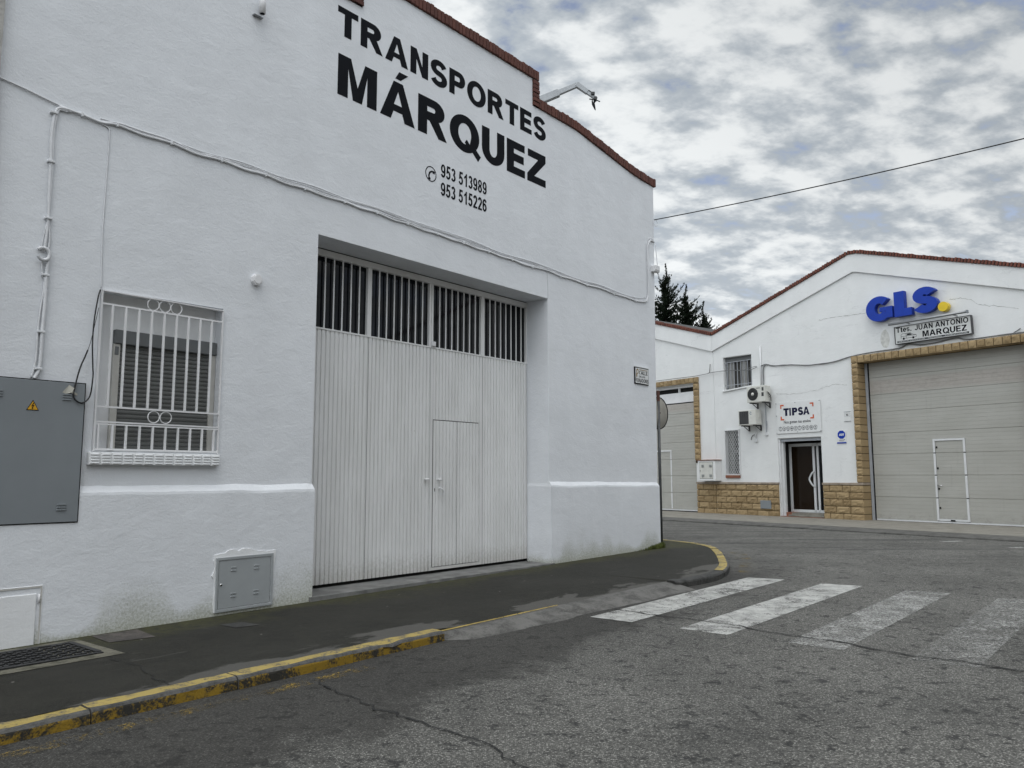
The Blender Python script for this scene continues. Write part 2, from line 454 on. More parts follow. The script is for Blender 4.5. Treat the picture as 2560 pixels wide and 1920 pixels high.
def worn(name, under, over, lo, hi, scale=9, stretch=(1, 1, 1), rough=.7):
    m, t, p, tc = new_mat(name)
    v = vmul(t, tc, stretch)
    n = mth(t, 'ADD', mth(t, 'MULTIPLY', noi(t, v, scale, 8, .72, .3), .75), mth(t, 'MULTIPLY', noi(t, tc, 60, 3, .7), .25))
    f = ramp(t, n, lo, hi)
    d1 = noi(t, tc, 3, 5, .6)
    o2 = mix(t, d1, [x * .72 for x in over], over)
    u2 = mix(t, noi(t, tc, 30, 4, .7), [x * .55 for x in under], [x * 1.4 for x in under])
    t.links.new(mix(t, f, u2, o2), p.inputs['Base Color']); p.inputs['Roughness'].default_value = rough
    p.inputs['Specular IOR Level'].default_value = .3
    t.links.new(nd(t, 'ShaderNodeBump', {'Height': mth(t, 'ADD', n, noi(t, tc, 80, 3)), 'Strength': .5, 'Distance': .008}).outputs[0], p.inputs['Normal'])
    return m


M_KYEL = worn('kerb_yellow_top', (.10, .095, .085), (.43, .33, .105), .39, .53, 7)
M_KYELF = worn('kerb_yellow_face', (.035, .033, .028), (.30, .19, .022), .445, .55, 5)
M_KCON = worn('kerb_concrete', (.05, .05, .048), (.125, .122, .115), .35, .6, 8)
M_KDARK = worn('kerb_dark', (.025, .025, .024), (.075, .074, .070), .35, .65, 8)
M_RAMP = worn('ramp_concrete', (.06, .058, .054), (.165, .16, .15), .36, .6, 5)
M_RWALK = worn('far_pavement', (.14, .13, .11), (.30, .285, .25), .34, .62, 2.2, (1, 3, 1))
M_RKERB = worn('far_kerb_stone', (.05, .049, .046), (.14, .137, .128), .3, .65, 4)
M_PATCH = worn('cement_patch', (.05, .045, .042), (.13, .115, .105), .38, .62, 10)
M_GRFR = worn('grate_surround', (.05, .05, .035), (.19, .18, .14), .36, .58, 7)


def marking(name, col, lo, hi, crack=1.0, maxa=1.0, fs=55, fw=.45):
    m, t, p, tc = new_mat(name)
    n = mth(t, 'ADD', mth(t, 'MULTIPLY', noi(t, tc, 2.6, 8, .7, .5), 1 - fw), mth(t, 'MULTIPLY', noi(t, tc, fs, 3, .8), fw))
    f = mth(t, 'MULTIPLY', ramp(t, n, lo, hi), maxa)
    cr = nd(t, 'ShaderNodeTexVoronoi', {'Vector': nd(t, 'ShaderNodeVectorMath', {0: tc, 1: nd(t, 'ShaderNodeVectorMath', {0: nd(t, 'ShaderNodeTexNoise', {'Vector': tc, 'Scale': 4.0, 'Detail': 4.0}).outputs['Color'], 1: (.55, .55, .55)}, operation='MULTIPLY').outputs[0]}, operation='ADD').outputs[0], 'Scale': 5.0}, feature='DISTANCE_TO_EDGE').outputs['Distance']
    ck = mth(t, 'MULTIPLY', ramp(t, cr, .035, .008), ramp(t, noi(t, tc, 2.0, 3), .47, .57))
    f = mth(t, 'MULTIPLY', f, mth(t, 'SUBTRACT', 1.0, mth(t, 'MULTIPLY', ck, crack)))
    cc = mix(t, ramp(t, noi(t, tc, 6, 8, .75, .3), .3, .68), [x * .48 for x in col], [x * 1.05 for x in col])
    t.links.new(cc, p.inputs['Base Color']); p.inputs['Roughness'].default_value = .7
    t.links.new(f, p.inputs['Alpha'])
    t.links.new(nd(t, 'ShaderNodeBump', {'Height': noi(t, tc, 90, 3), 'Strength': .5, 'Distance': .008}).outputs[0], p.inputs['Normal'])
    return m


M_ZEB1 = marking('zebra_paint', (.47, .47, .447), .38, .49)
M_ZEB2 = marking('zebra_paint_worn', (.44, .44, .42), .42, .56, .6, .85, 48, .7)
M_ZEB3 = marking('zebra_paint_faded', (.44, .44, .42), .455, .60, .4, .85, 42, .72)
M_YLINE = marking('yellow_line_paint', (.46, .34, .09), .33, .42)
M_YWORN = marking('yellow_line_worn', (.36, .24, .04), .51, .62, .5, .8)
M_WFLECK = marking('white_flecks', (.5, .5, .48), .42, .52, .2)
M_CRACK = plain('crack_fill', (.016, .016, .016), .9)

# ------------------------------------------------------------------ lettering
def arc(cx, cy, rx, ry, a0, a1, n=14):
    return [(cx + rx * math.cos(R(a0 + (a1 - a0) * i / n)), cy + ry * math.sin(R(a0 + (a1 - a0) * i / n))) for i in range(n + 1)]


def stroke(path, w, t):         # ribbon: w = thickness of upright runs, t = of level runs
    L_, R_ = [], []
    for i, p in enumerate(path):
        a, b = path[max(i - 1, 0)], path[min(i + 1, len(path) - 1)]
        dx, dy = b[0] - a[0], b[1] - a[1]; l = math.hypot(dx, dy) or 1; dx /= l; dy /= l
        th = math.hypot(t * dx, w * dy) / 2
        L_.append((p[0] - dy * th, p[1] + dx * th)); R_.append((p[0] + dy * th, p[1] - dx * th))
    return L_ + R_[::-1]


def glyph(ch, w=.235, t=.19):
    """-> advance, list of (outline, holes); cap height is 1"""
    if ch == ' ': return .38, []
    if ch == '.': return .34, [([(.06, 0), (.06 + w, 0), (.06 + w, t * 1.1), (.06, t * 1.1)], [])]
    if ch == 'T':
        W = .80; m = W / 2
        return W, [([(0, 1), (0, 1 - t), (m - w / 2, 1 - t), (m - w / 2, 0), (m + w / 2, 0), (m + w / 2, 1 - t), (W, 1 - t), (W, 1)], [])]
    if ch == 'I': return w, [([(0, 0), (w, 0), (w, 1), (0, 1)], [])]
    if ch == 'L': return .72, [([(0, 0), (.72, 0), (.72, t), (w, t), (w, 1), (0, 1)], [])]
    if ch == 'E':
        W = .74
        return W, [([(0, 0), (W, 0), (W, t), (w, t), (w, .5 - t / 2.2), (W - .05, .5 - t / 2.2), (W - .05, .5 + t / 1.7), (w, .5 + t / 1.7), (w, 1 - t), (W - .01, 1 - t), (W - .01, 1), (0, 1)], [])]
    if ch == 'N':
        W = .84
        return W, [([(0, 0), (w, 0), (w, .63), (W - w * 1.02, 0), (W, 0), (W, 1), (W - w, 1), (W - w, .37), (w * 1.02, 1), (0, 1)], [])]
    if ch == 'M':
        W = 1.04; q = w * .92
        return W, [([(0, 0), (q, 0), (q, .74), (.40, 0), (.64, 0), (W - q, .74), (W - q, 0), (W, 0), (W, 1), (W - .33, 1), (W / 2, .34), (.33, 1), (0, 1)], [])]
    if ch == 'Z':
        W = .80
        return W, [([(0, 0), (W, 0), (W, t), (.30, t), (W, 1 - t), (W, 1), (.03, 1), (.03, 1 - t), (.47, 1 - t), (0, t)], [])]
    if ch in 'AÁ':
        W = 1.02; k = min(w, .285) * 1.07
        g = [([(0, 0), (k, 0), (k + .075, .22), (W - k - .075, .22), (W - k, 0), (W, 0), (.51 + .135, 1), (.51 - .135, 1)], [[(.51, .76), (.39, .40), (.63, .40)]])]
        if ch == 'Á': g.append(([(.42, 1.08), (.58, 1.08), (.80, 1.29), (.53, 1.29)], []))
        return W, g
    if ch in 'PR':
        ry = .29 if ch == 'R' else .315; cy = 1 - ry; W = .93 if ch == 'R' else .83; cx = .52; rx = .33
        b = cy - ry
        o = [(0, 0), (w, 0), (w, b - (0 if ch == 'P' else .02))]
        if ch == 'P': o += arc(cx, cy, rx - .02, ry, -90, 90, 14)
        else: o += [(.36, b - .02), (.66, 0), (W, 0), (.66, b + .04)] + arc(cx, cy, rx, ry, -55, 90, 12)
        o += [(0, 1)]
        h = [(w, b + t * .95), (w, 1 - t)] + arc(cx - .03, cy, rx + .01 - w, ry - t, 90, -90, 10)
        return W, [(o, [h])]
    if ch in 'OQ':
        W = 1.04; cx = W / 2; o = arc(cx, .5, cx, .52, 0, 350, 35); h = arc(cx, .5, cx - w * 1.02, .52 - t, 0, -350, 35)
        if ch == 'Q':
            o = arc(cx, .5, cx, .52, -38, 292, 34) + [(.80, .06), (1.00, -.13), (1.10, .03), (.95, .16)]
            h = arc(cx, .5, cx - w * 1.02, .52 - t, -25, -322, 30)
            h = arc(cx, .5, cx - w * 1.02, .52 - t, -78, -382, 30) + [(.70, .25), (.59, .36), (.52, .26)]
        return W, [(o, [h])]
    if ch == 'U':
        W = .86; m = W / 2
        return W, [([(0, 1)] + arc(m, .40, m, .42, 180, 360, 18) + [(W, 1), (W - w, 1)] + arc(m, .40, m - w, .42 - t, 360, 180, 14) + [(w, 1)], [])]
    if ch == 'J':
        W = .70
        return W, [(stroke([(W - w / 2, 1), (W - w / 2, .5)] + arc(W / 2, .34, W / 2 - w / 2, .34 - t / 2, 0, -165, 12), w, t), [])]
    if ch == 'S':
        W = .84; m = W / 2; rx = m - w / 2; ry = (.5 - t / 2) / 2 + .012
        p = arc(m, .5 + ry, rx * .96, ry, 18, 245, 16) + arc(m, .5 - ry, rx, ry, 65, -163, 16)
        return W, [(stroke(p, w, t), [])]
    if ch == 'G':
        W = 1.0; m = .5
        return W, [(stroke(arc(m, .5, m - w / 2, .52 - t / 2, 42, 330, 26), w, t), []), ([(.52, .36), (.76, .36), (.76, .08), (W, .08), (W, .54), (.52, .54)], [])]
    if ch == 'C': return .95, [(stroke(arc(.48, .5, .48 - w / 2, .52 - t / 2, 48, 312, 24), w, t), [])]
    if ch == '1': return .62, [([(.30, 0), (.30 + w, 0), (.30 + w, 1), (.35, 1), (.27, .86), (.08, .75), (.08, .58), (.30, .70)], [])]
    if ch == '2':
        return .64, [(stroke(arc(.32, .69, .32 - w / 2, .31 - t / 2, 165, -32, 14) + [(.14, .12)], w, t * 1.15), []), ([(.02, 0), (.64, 0), (.64, t), (.02, t)], [])]
    if ch == '3':
        return .64, [(stroke(arc(.31, .74, .30 - w / 2, .26 - t / 2, 160, -88, 14), w, t), []), (stroke(arc(.31, .29, .33 - w / 2, .29 - t / 2, 95, -160, 16), w, t), [])]
    if ch == '5':
        return .64, [(stroke(arc(.30, .33, .34 - w / 2, .33 - t / 2, 135, -158, 18), w, t), []), ([(.10, .42), (.26, .47), (.27, 1 - t), (.17, 1 - t), (.60, 1 - t), (.60, 1), (.12, 1)][0:2] + [(.29, 1 - t), (.60, 1 - t), (.60, 1), (.13, 1), (.04, .43)], [])]
    if ch == '8':
        o1 = arc(.32, .745, .295, .265, 0, 340, 24); h1 = arc(.32, .745, .295 - w * .9, .265 - t * .85, 0, -340, 20)
        o2 = arc(.32, .28, .32, .29, 0, 340, 24); h2 = arc(.32, .28, .32 - w, .29 - t * .9, 0, -340, 20)
        return .64, [(o1, [h1]), (o2, [h2])]
    if ch in '69':
        o = arc(.32, .33, .32, .33, 0, 345, 26); h = arc(.32, .33, .32 - w, .33 - t, 0, -345, 20)
        s = stroke([(w / 2, .36), (w / 2 + .005, .52)] + arc(.33, .66, .33 - w / 2, .34 - t / 2, 170, 22, 12), w, t)
        g = [(o, [h]), (s, [])]
        if ch == '9': g = [([(.64 - x, 1 - y) for x, y in a], [[(.64 - x, 1 - y) for x, y in q] for q in b]) for a, b in g]
        return .64, g
    if ch == 't':
        return .42, [([(.10, .14), (.10, .58), (0, .58), (0, .74), (.10, .74), (.10, .90), (.10 + w, 1), (.10 + w, .74), (.42, .74), (.42, .58), (.10 + w, .58), (.10 + w, .2), (.42, .16), (.42, 0), (.2, -.01)], [])]
    if ch == 'e':
        return .68, [(stroke(arc(.34, .37, .34 - w / 2, .38 - t / 2, 5, 322, 22), w, t), []), ([(.12, .29), (.66, .29), (.66, .43), (.12, .43)], [])]
    if ch == 's':
        m = .31; rx = m - w * .4; ry = (.375 - t / 2) / 2 + .01
        return .62, [(stroke(arc(m, .375 + ry, rx * .95, ry, 18, 245, 12) + arc(m, .375 - ry, rx, ry, 65, -163, 12), w * .85, t * .85), [])]
    raise KeyError(ch)


def text(mb, s, x0, x1, z, h, y, th, gap=.13, w=.235, t=.19, one=None):
    pen = 0; items = []
    for ch in s:
        a, g = glyph(ch, w, t); items.append((pen, g)); pen += a + (gap if ch != ' ' else 0)
    pen -= gap; k = (x1 - x0) / pen
    for off, g in items:
        for i, (o, hs) in enumerate(g):
            f = lambda q: [(x0 + (off + a) * k, z + b * h) for a, b in q]
            mb.prism(f(o), y - .0006 * i, y + th, [f(q) for q in hs])
    return mb


def small_text(s, x0, x1, z, h, y, offset=.008):   # thin lettering from the built-in face, as mesh data
    cu = bpy.data.curves.new('tmp', 'FONT'); cu.body = s; cu.offset = offset; cu.resolution_u = 3
    o = bpy.data.objects.new('tmp', cu); COL.objects.link(o)
    dg = bpy.context.evaluated_depsgraph_get(); me = o.evaluated_get(dg).to_mesh()
    vs = [tuple(v.co) for v in me.vertices]; fs = [tuple(p.vertices) for p in me.polygons]
    bpy.data.objects.remove(o); bpy.data.curves.remove(cu)
    xs = [v[0] for v in vs]; a, b = min(xs), max(xs); k = (x1 - x0) / (b - a)
    mb = MB(); mb.add([(x0 + (v[0] - a) * k, y, z + v[1] / .69 * h) for v in vs], fs); return mb


# ------------------------------------------------------------------ ground
def grid_sheet(us, ss, off):
    mb = MB(); vs = [US(u, s, gz(u) + off) for s in ss for u in us]; n = len(us)
    return mb.add(vs, [(j * n + i, (j + 1) * n + i, (j + 1) * n + i + 1, j * n + i + 1) for j in range(len(ss) - 1) for i in range(n - 1)])


us = [-900, -300, -60, -20, -8, -7.5] + [x * 1.0 - 7 for x in range(0, 20)] + [13.6, 20, 40, 100, 300, 1200]
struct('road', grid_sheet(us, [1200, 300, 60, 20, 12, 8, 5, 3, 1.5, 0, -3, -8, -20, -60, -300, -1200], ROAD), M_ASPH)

# left kerb line: front edge in (u, s), then along the side street
side = Vector((.257, -.967)).normalized()
KERB = [(8.72, 2.28), (9.1, 2.35), (9.6, 2.37), (10.06, 2.28), (10.65, 2.07), (11.3, 1.76), (11.89, 1.44), (12.45, 1.12), (12.9, .84), (13.3, .50), (13.6, .10), (13.81, -.38), (13.97, -.83)]
KERB += [(13.97 + .266 * k, -.83 - k) for k in (2, 5, 9, 14, 20)]
KERBC = [(p.x, p.y) for p in curve([(a, b, 0) for a, b in KERB], 6)]


def off_line(pts, k):           # shift a polyline to its right-hand side (towards the wall)
    o = []
    for i, p in enumerate(pts):
        a, b = pts[max(i - 1, 0)], pts[min(i + 1, len(pts) - 1)]
        dx, dy = b[0] - a[0], b[1] - a[1]; l = math.hypot(dx, dy)
        o.append((p[0] + dy / l * k, p[1] - dx / l * k))
    return o


# pavement surface
mb = MB()
st = []      # (inner, outer) stations in (u, s)
u = -6.0
while u < 8.7:
    st.append(((u, -.6), (u, 2.045 if u < 4.95 else 2.10))); u += .35
inn = off_line(KERBC, .145)
for p in inn:
    k = max(0, -p[1] - .0) if p[0] > 12.4 else 0
    q = (min(p[0], 12.6 - .4), -.6) if p[1] > 0.9 else (12.2 + .266 * max(0, -p[1]), -.6 - max(0, -p[1]) * 1.0)
    st.append((q, p))
for (a, b), (c, e) in zip(st, st[1:]):
    n = 6
    for j in range(n):
        f0, f1 = j / n, (j + 1) / n
        P = []
        for (i_, o_), f in (((a, b), f0), ((a, b), f1), ((c, e), f1), ((c, e), f0)):
            uu = i_[0] + (o_[0] - i_[0]) * f; s_ = i_[1] + (o_[1] - i_[1]) * f
            dip = 0
            if 4.95 < uu < 8.75: dip = -.018 * max(0, (s_ - 1.3) / .8)
            P.append((uu, -s_, gz(uu) + dip))
        mb.add(P, [(0, 1, 2, 3)])
struct('pavement', mb, M_PAVE, FL)

# dropped concrete edge in front of the gate
mb = MB(); prof = [(2.095, -.018), (2.19, -.022), (2.33, -.058), (2.43, -.081)]
uu = [4.9 + i * .1 for i in range(40)]
for a, b in zip(uu, uu[1:]):
    for (s0, z0), (s1, z1) in zip(prof, prof[1:]):
        def q(u_, s_, z_):
            e = max(0, min(1, (u_ - 4.9) / .20)); e = e * e * (3 - 2 * e)
            wob = (mnoise.noise(Vector((u_ * 1.9, s_ * 3, 0))) * .05 + mnoise.noise(Vector((u_ * 7, s_ * 3, 5))) * .018) * (s_ - 2.09) / .3 * e
            zz_ = z_ if z_ > -.03 else z_ * e + (-.078) * (1 - e)
            return (u_, -(2.095 + (s_ - 2.095) * (.26 + e * (.50 + .42 * max(0, min(1, (u_ - 4.9) / 3.6)))) + wob), gz(u_) + zz_)
        mb.add([q(a, s0, z0), q(a, s1, z1), q(b, s1, z1), q(b, s0, z0)], [(0, 1, 2, 3)])
struct('kerb_ramp', mb, M_RAMP, FL)


def kerb_stones(pts, lens, hgt=-.125, seed=1, w=.145):
    """pts = front edge polyline; builds separate stones with a worn rounded arris; slots: 0 top, 1 arris, 2 face"""
    rnd = random.Random(seed); mb = MB()
    P = [Vector((a, b, 0)) for a, b in pts]; acc = [0]
    for a, b in zip(P, P[1:]): acc.append(acc[-1] + (b - a).length)

    def at(d_):
        for i in range(len(P) - 1):
            if d_ <= acc[i + 1] or i == len(P) - 2:
                f = (d_ - acc[i]) / (acc[i + 1] - acc[i]); return P[i].lerp(P[i + 1], f), (P[i + 1] - P[i]).normalized()
    d0 = 0
    while d0 < acc[-1] - .05:
        ln = min(lens * rnd.uniform(.92, 1.08), acc[-1] - d0); ns = max(2, int(ln / .09)); j = rnd.uniform(-.004, .004); jy = rnd.uniform(-.006, .006)
        pf = [(w, -.03, 0), (w - .003, .002, 0), (.06, .003, 0), (.030, .001, 0), (.012, -.006, 1), (.002, -.020, 1), (0, -.030, 2), (-.004, hgt, 2)]
        rows = []
        for i in range(ns + 1):
            dd = d0 + .004 + (ln - .008) * i / ns; p, tg = at(min(dd, acc[-1])); nr = Vector((tg.y, -tg.x, 0))
            row = []
            for k, (o_, z_, m_) in enumerate(pf):
                wv = mnoise.noise(Vector((dd * 7 + seed * 10, k * 1.3, 2))) * .006 + mnoise.noise(Vector((dd * 25, k * 2.1, 7))) * .003
                if k in (3, 4, 5) and mnoise.noise(Vector((dd * 5, seed, 4))) > .32: wv -= .012
                q = p + nr * (o_ + jy + (wv if k > 2 else 0)); row.append((q.x, -q.y, gz(q.x) + z_ + j + (wv if 1 <= k <= 5 else 0)))
            rows.append(row)
        for r0, r1 in zip(rows, rows[1:]):
            for k in range(len(pf) - 1):
                mb.cur = max(pf[k][2], pf[k + 1][2]) if k != 2 else 0
                mb.sm = True; mb.add([r0[k], r0[k + 1], r1[k + 1], r1[k]], [(0, 1, 2, 3)])
        mb.sm = False; mb.cur = 1
        mb.add(rows[0], [tuple(range(len(pf)))]); mb.add(rows[-1], [tuple(reversed(range(len(pf))))])
        d0 += ln
    return mb


struct('kerb', kerb_stones([(-6.0, 2.185), (4.0, 2.185), (4.93, 2.185)], .92, seed=3), [M_KYEL, M_KCON, M_KYELF], FL)
# the last stone dips into the ramp
i0 = min(range(len(KERBC)), key=lambda i: abs(KERBC[i][0] - 10.05))
struct('kerb', kerb_stones(KERBC[:i0 + 1], .48, seed=5, hgt=-.12), [M_KDARK, M_KDARK, M_KDARK], FL)
struct('kerb', kerb_stones(KERBC[i0:], .52, seed=8, hgt=-.12), [M_KYEL, M_KCON, M_KDARK], FL)


def strip(poly, off, n=1):
    mb = MB(); P = [US(a, b, gz(a) + off) for a, b in poly]; return mb.add(P, [tuple(range(len(P)))])


def patch(name, poly, off, mat):
    # (u, s) polygon listed either way round; wound upwards
    ar = sum(poly[i][0] * poly[(i + 1) % len(poly)][1] - poly[(i + 1) % len(poly)][0] * poly[i][1] for i in range(len(poly)))
    if ar > 0: poly = poly[::-1]
    return struct(name, strip(poly, off), mat)


ZS = [(2.53, 2.99, M_ZEB1), (3.48, 3.94, M_ZEB1), (4.44, 4.89, M_ZEB2), (5.37, 5.82, M_ZEB3), (6.30, 6.76, M_ZEB3), (7.25, 7.7, M_ZEB3), (8.2, 8.65, M_ZEB3)]
for a, b, m in ZS:
    patch('crosswalk_marking', [(6.53 + .02 * a % .05, a), (6.54, b), (10.24, b + .03), (10.17, a + .03)], ROAD + .004, m)
# thin yellow line on the dropped edge, worn yellow beside the kerbs
mb = MB()
for i in range(16):
    a, b = 4.9 + i * .105, 4.9 + (i + 1) * .105; w0, w1 = .034 - .0007 * i, .034 - .0007 * (i + 1)
    mb.add([(a, -2.10 + w0 / 2, gz(a) - .0135), (a, -2.10 - w0 / 2, gz(a) - .0145), (b, -2.10 - w1 / 2, gz(b) - .0145), (b, -2.10 + w1 / 2, gz(b) - .0135)], [(0, 1, 2, 3)])
struct('yellow_line', mb, M_YLINE, FL)
mb = MB(); us_ = [-3 + .2 * i for i in range(46)]
patch('yellow_line', [(-3.0, 2.30), (3.9, 2.34), (3.9, 2.46), (-3.0, 2.42)], ROAD + .004, M_YWORN)
patch('yellow_line', [(10.45, 2.30), (11.6, 1.80), (12.7, 1.20), (13.05, .94), (13.2, 1.10), (12.85, 1.38), (11.7, 2.0), (10.6, 2.46)], ROAD + .004, M_YWORN)
patch('road_fleck', [(17.75, 3.25), (18.2, 3.55), (18.1, 3.62), (17.7, 3.35)], ROAD + .004, M_WFLECK)
patch('road_fleck', [(17.0, 4.5), (17.3, 4.7), (17.2, 4.78), (16.95, 4.6)], ROAD + .004, M_WFLECK)


def crack_path(pts, wd, seed, k=10):
    c = curve([(a, b, 0) for a, b in pts], k); rnd = random.Random(seed); L_, R_ = [], []
    mb = MB(); prev = None
    for i, p in enumerate(c):
        p = p + Vector((mnoise.noise(Vector((i * .55, seed, 0))) * .035 + mnoise.noise(Vector((i * .17, seed, 3))) * .05, mnoise.noise(Vector((i * .55, seed, 9))) * .02, 0))
        w = wd * (.42 + .8 * abs(mnoise.noise(Vector((i * .21, seed, 20)))) * 1.6 + .4 * rnd.random()); t = (c[min(i + 1, len(c) - 1)] - c[max(i - 1, 0)]).normalized(); n = Vector((-t.y, t.x, 0))
        a, b = p + n * w, p - n * w
        cur = (US(a.x, a.y, gz(a.x) + ROAD + .008), US(b.x, b.y, gz(b.x) + ROAD + .008))
        if prev: mb.add([prev[0], cur[0], cur[1], prev[1]], [(0, 1, 2, 3)])
        prev = cur
    return mb


struct('road_crack', crack_path([(7.05, 2.45), (6.99, 2.97), (7.0, 3.28), (6.98, 3.71), (6.88, 4.18), (6.81, 4.78), (6.68, 5.32), (6.7, 5.7), (6.65, 6.08), (6.6, 7.5)], .011, 4), M_CRACK)
struct('road_crack', crack_path([(3.42, 2.45), (3.34, 2.7), (3.27, 3.2), (3.24, 3.51), (3.19, 4.19), (3.06, 4.53), (3.0, 5.2)], .007, 9), M_CRACK)
struct('road_crack', crack_path([(13.4, 8.2), (13.9, 7.2), (14.9, 6.5), (15.3, 5.2), (16.4, 4.6)], .006, 12), M_CRACK)
# pavement details: drain grate in a cement surround, cement patches, joint
def pave_box(mb, u0, u1, s0, s1, z0, z1):
    g = gz((u0 + u1) / 2); return mb.box(u0, u1, -s1, -s0, g + z0, g + z1)


mb = MB(); mb.add([(1.2, -.10, gz(1.2) + .004), (1.2, -.90, gz(1.2) + .004), (2.82, -.90, gz(2.82) + .004), (2.80, -.07, gz(2.8) + .004)], [(0, 1, 2, 3)])
struct('cement_surround', mb, M_GRFR, FL)
gr = Thing('drain_grate', 'dark cast iron drain grate set in the pavement at the wall foot', 'drain grate', FL, (2.0, -.45, gz(2.0)))
mb = MB()
for (a, b, c, e) in ((1.3, 2.72, .18, .22), (1.3, 2.72, .73, .77), (1.3, 1.34, .22, .73), (2.68, 2.72, .22, .73)): pave_box(mb, a, b, c, e, .004, .017)
fr = gr.part('frame', mb, M_IRON)
mb = MB(); pave_box(mb, 1.345, 2.675, .225, .725, .002, .007)
for i in range(31):
    for j in range(11):
        x = 1.36 + i * .0425; y = .235 + j * .0445
        if (i // 2 + j) % 2 == 0: pave_box(mb, x, x + .034, y, y + .034, .0062, .016)
        else: pave_box(mb, x + .008, x + .026, y + .008, y + .026, .0062, .010)
gr.part('grating', mb, M_IRON)
patch('pavement_patch', [(2.93, .04), (3.3, .06), (3.25, .49), (2.91, .42)], .004, M_PATCH)
patch('pavement_patch', [(3.85, .44), (4.04, .47), (4.07, .72), (3.86, .67)], .004, M_KDARK)
mb = crack_path([(2.70, .90), (2.66, 1.46), (2.62, 1.8), (2.59, 2.06)], .004, 3)
mb.v = [(v[0], v[1], v[2] - ROAD - .002) for v in mb.v]; struct('pavement_joint', mb, M_CRACK)
# concrete floor of the gate recess
mb = MB(); mb.box(5.10, 9.31, -.03, .55, -.3, .012)
struct('gate_threshold', mb, M_CONCSILL, FL)

# far pavement and its flush kerb stones (right facade frame, d negative is the street)
mb = MB(); vs_ = [-40 + i * 2 for i in range(24)]
for a, b in zip(vs_, vs_[1:]): mb.add([(a, .6, .03), (a, -2.95, .022), (b, -2.95, .022), (b, .6, .03)], [(0, 1, 2, 3)])
struct('far_pavement', mb, M_RWALK, FR)
mb = MB(); rnd = random.Random(2)
x = -40.0
while x < 6:
    j = rnd.uniform(-.004, .004)
    mb.add([(x + .006, -2.955, .023 + j), (x + .006, -3.45, -.004 + j), (x + .006, -3.56, -.022 + j), (x + .006, -3.57, -.08), (x + .994, -2.955, .023 + j), (x + .994, -3.45, -.004 + j), (x + .994, -3.56, -.022 + j), (x + .994, -3.57, -.08)],
           [(0, 1, 5, 4), (1, 2, 6, 5), (2, 3, 7, 6), (0, 4, 7, 3)]); x += 1.0
struct('far_kerb', mb, M_RKERB, FR)

# ------------------------------------------------------------------ left warehouse
CU = 7.305
PROF_R = [(8.94, 7.24), (8.94, 6.815), (9.48, 6.815), (10.07, 6.81), (10.53, 6.752), (11.02, 6.69), (11.72, 6.60), (12.10, 6.575), (12.53, 6.565)]
PROF = PROF_R[::-1] + [(2 * CU - a, b) for a, b in PROF_R]        # right to left along the top
PROF[-1] = (1.99, PROF[-1][1])
wh = Thing('warehouse', 'large white stuccoed warehouse with black lettering and dark brick coping beside the street', 'building', FL, (7.25, 0, 0))
mb = MB()
mb.prism([(1.99, -.4), (5.13, -.4), (5.13, 3.90), (9.285, 3.90), (9.285, -.4), (12.42, -.4)] + PROF, .05, .47, [[(2.88, 1.468), (4.04, 1.48), (4.04, 2.885), (2.88, 2.868)]])
wh.part('wall', mb, M_WALL, bevel=.014, seg=2)
# plinth with a sloping ledge; edges wander a little like hand-laid plaster
mb = MB()


def plinth_run(u0, u1, seed):
    n = int((u1 - u0) / .08); prev = None
    for i in range(n + 1):
        u_ = u0 + (u1 - u0) * i / n
        w1 = mnoise.noise(Vector((u_ * 2.1, seed, 0))) * .016 + mnoise.noise(Vector((u_ * 9, seed, 5))) * .005; w2 = mnoise.noise(Vector((u_ * 2.7, seed, 3))) * .012 + mnoise.noise(Vector((u_ * 11, seed, 8))) * .006
        zt = 1.118 if u_ < 8 else 1.118 - .03 * (u_ - 9.2) / 3.2
        row = [(u_, .0 + w2 * .2, -.4), (u_, .001 + w2 * .25, zt - .02 + w1), (u_, .006, zt + .004 + w1), (u_, .052, zt + .062 + w2), (u_, .07, zt + .064 + w2), (u_, .07, -.4)]
        if prev:
            for k in range(5): mb.add([prev[k], row[k], row[k + 1], prev[k + 1]], [(0, 1, 2, 3)])
        else: mb.add(row, [tuple(range(6))])
        prev = row
    mb.add(prev, [tuple(range(6))[::-1]])


plinth_run(1.99, 5.138, 1); wh.part('plinth', mb, M_WALL); mb = MB(); plinth_run(9.283, 12.425, 2)
mb.add([(9.275, .0, -.4), (9.275, .45, -.4), (9.275, .45, 1.115), (9.275, .0, 1.105), (9.286, .03, 1.165), (9.286, .45, 1.155)], [(0, 1, 2, 3), (3, 2, 5, 4)])
wh.part('plinth', mb, M_WALL)
# coping of bricks laid on edge
def coping(path, mats_y0, y1, thick, rnd, pitch=.068, gap=.011, up=True, jit=.006):
    mb = MB(); mo = MB()
    for a, b in zip(path, path[1:]):
        a, b = Vector((a[0], a[1])), Vector((b[0], b[1])); ln = (b - a).length; t = (b - a) / ln; n = Vector((-t.y, t.x))
        cnt = max(1, round(ln / pitch)); st_ = ln / cnt
        for i in range(cnt):
            p0, p1 = a + t * (st_ * i + gap / 2), a + t * (st_ * (i + 1) - gap / 2); h = thick + rnd.uniform(-jit, jit); dy = rnd.uniform(-.006, .006); l = rnd.uniform(-.003, .003)
            q = [p0 + n * l, p1 + n * l, p1 + n * h, p0 + n * h]
            mb.prism([(v.x, v.y) for v in q], mats_y0 + dy, y1)
        q = [a + n * .004, b + n * .004, b + n * (thick - .012), a + n * (thick - .012)]
        mo.prism([(v.x, v.y) for v in q], mats_y0 + .020, y1 - .01)
    return mb, mo


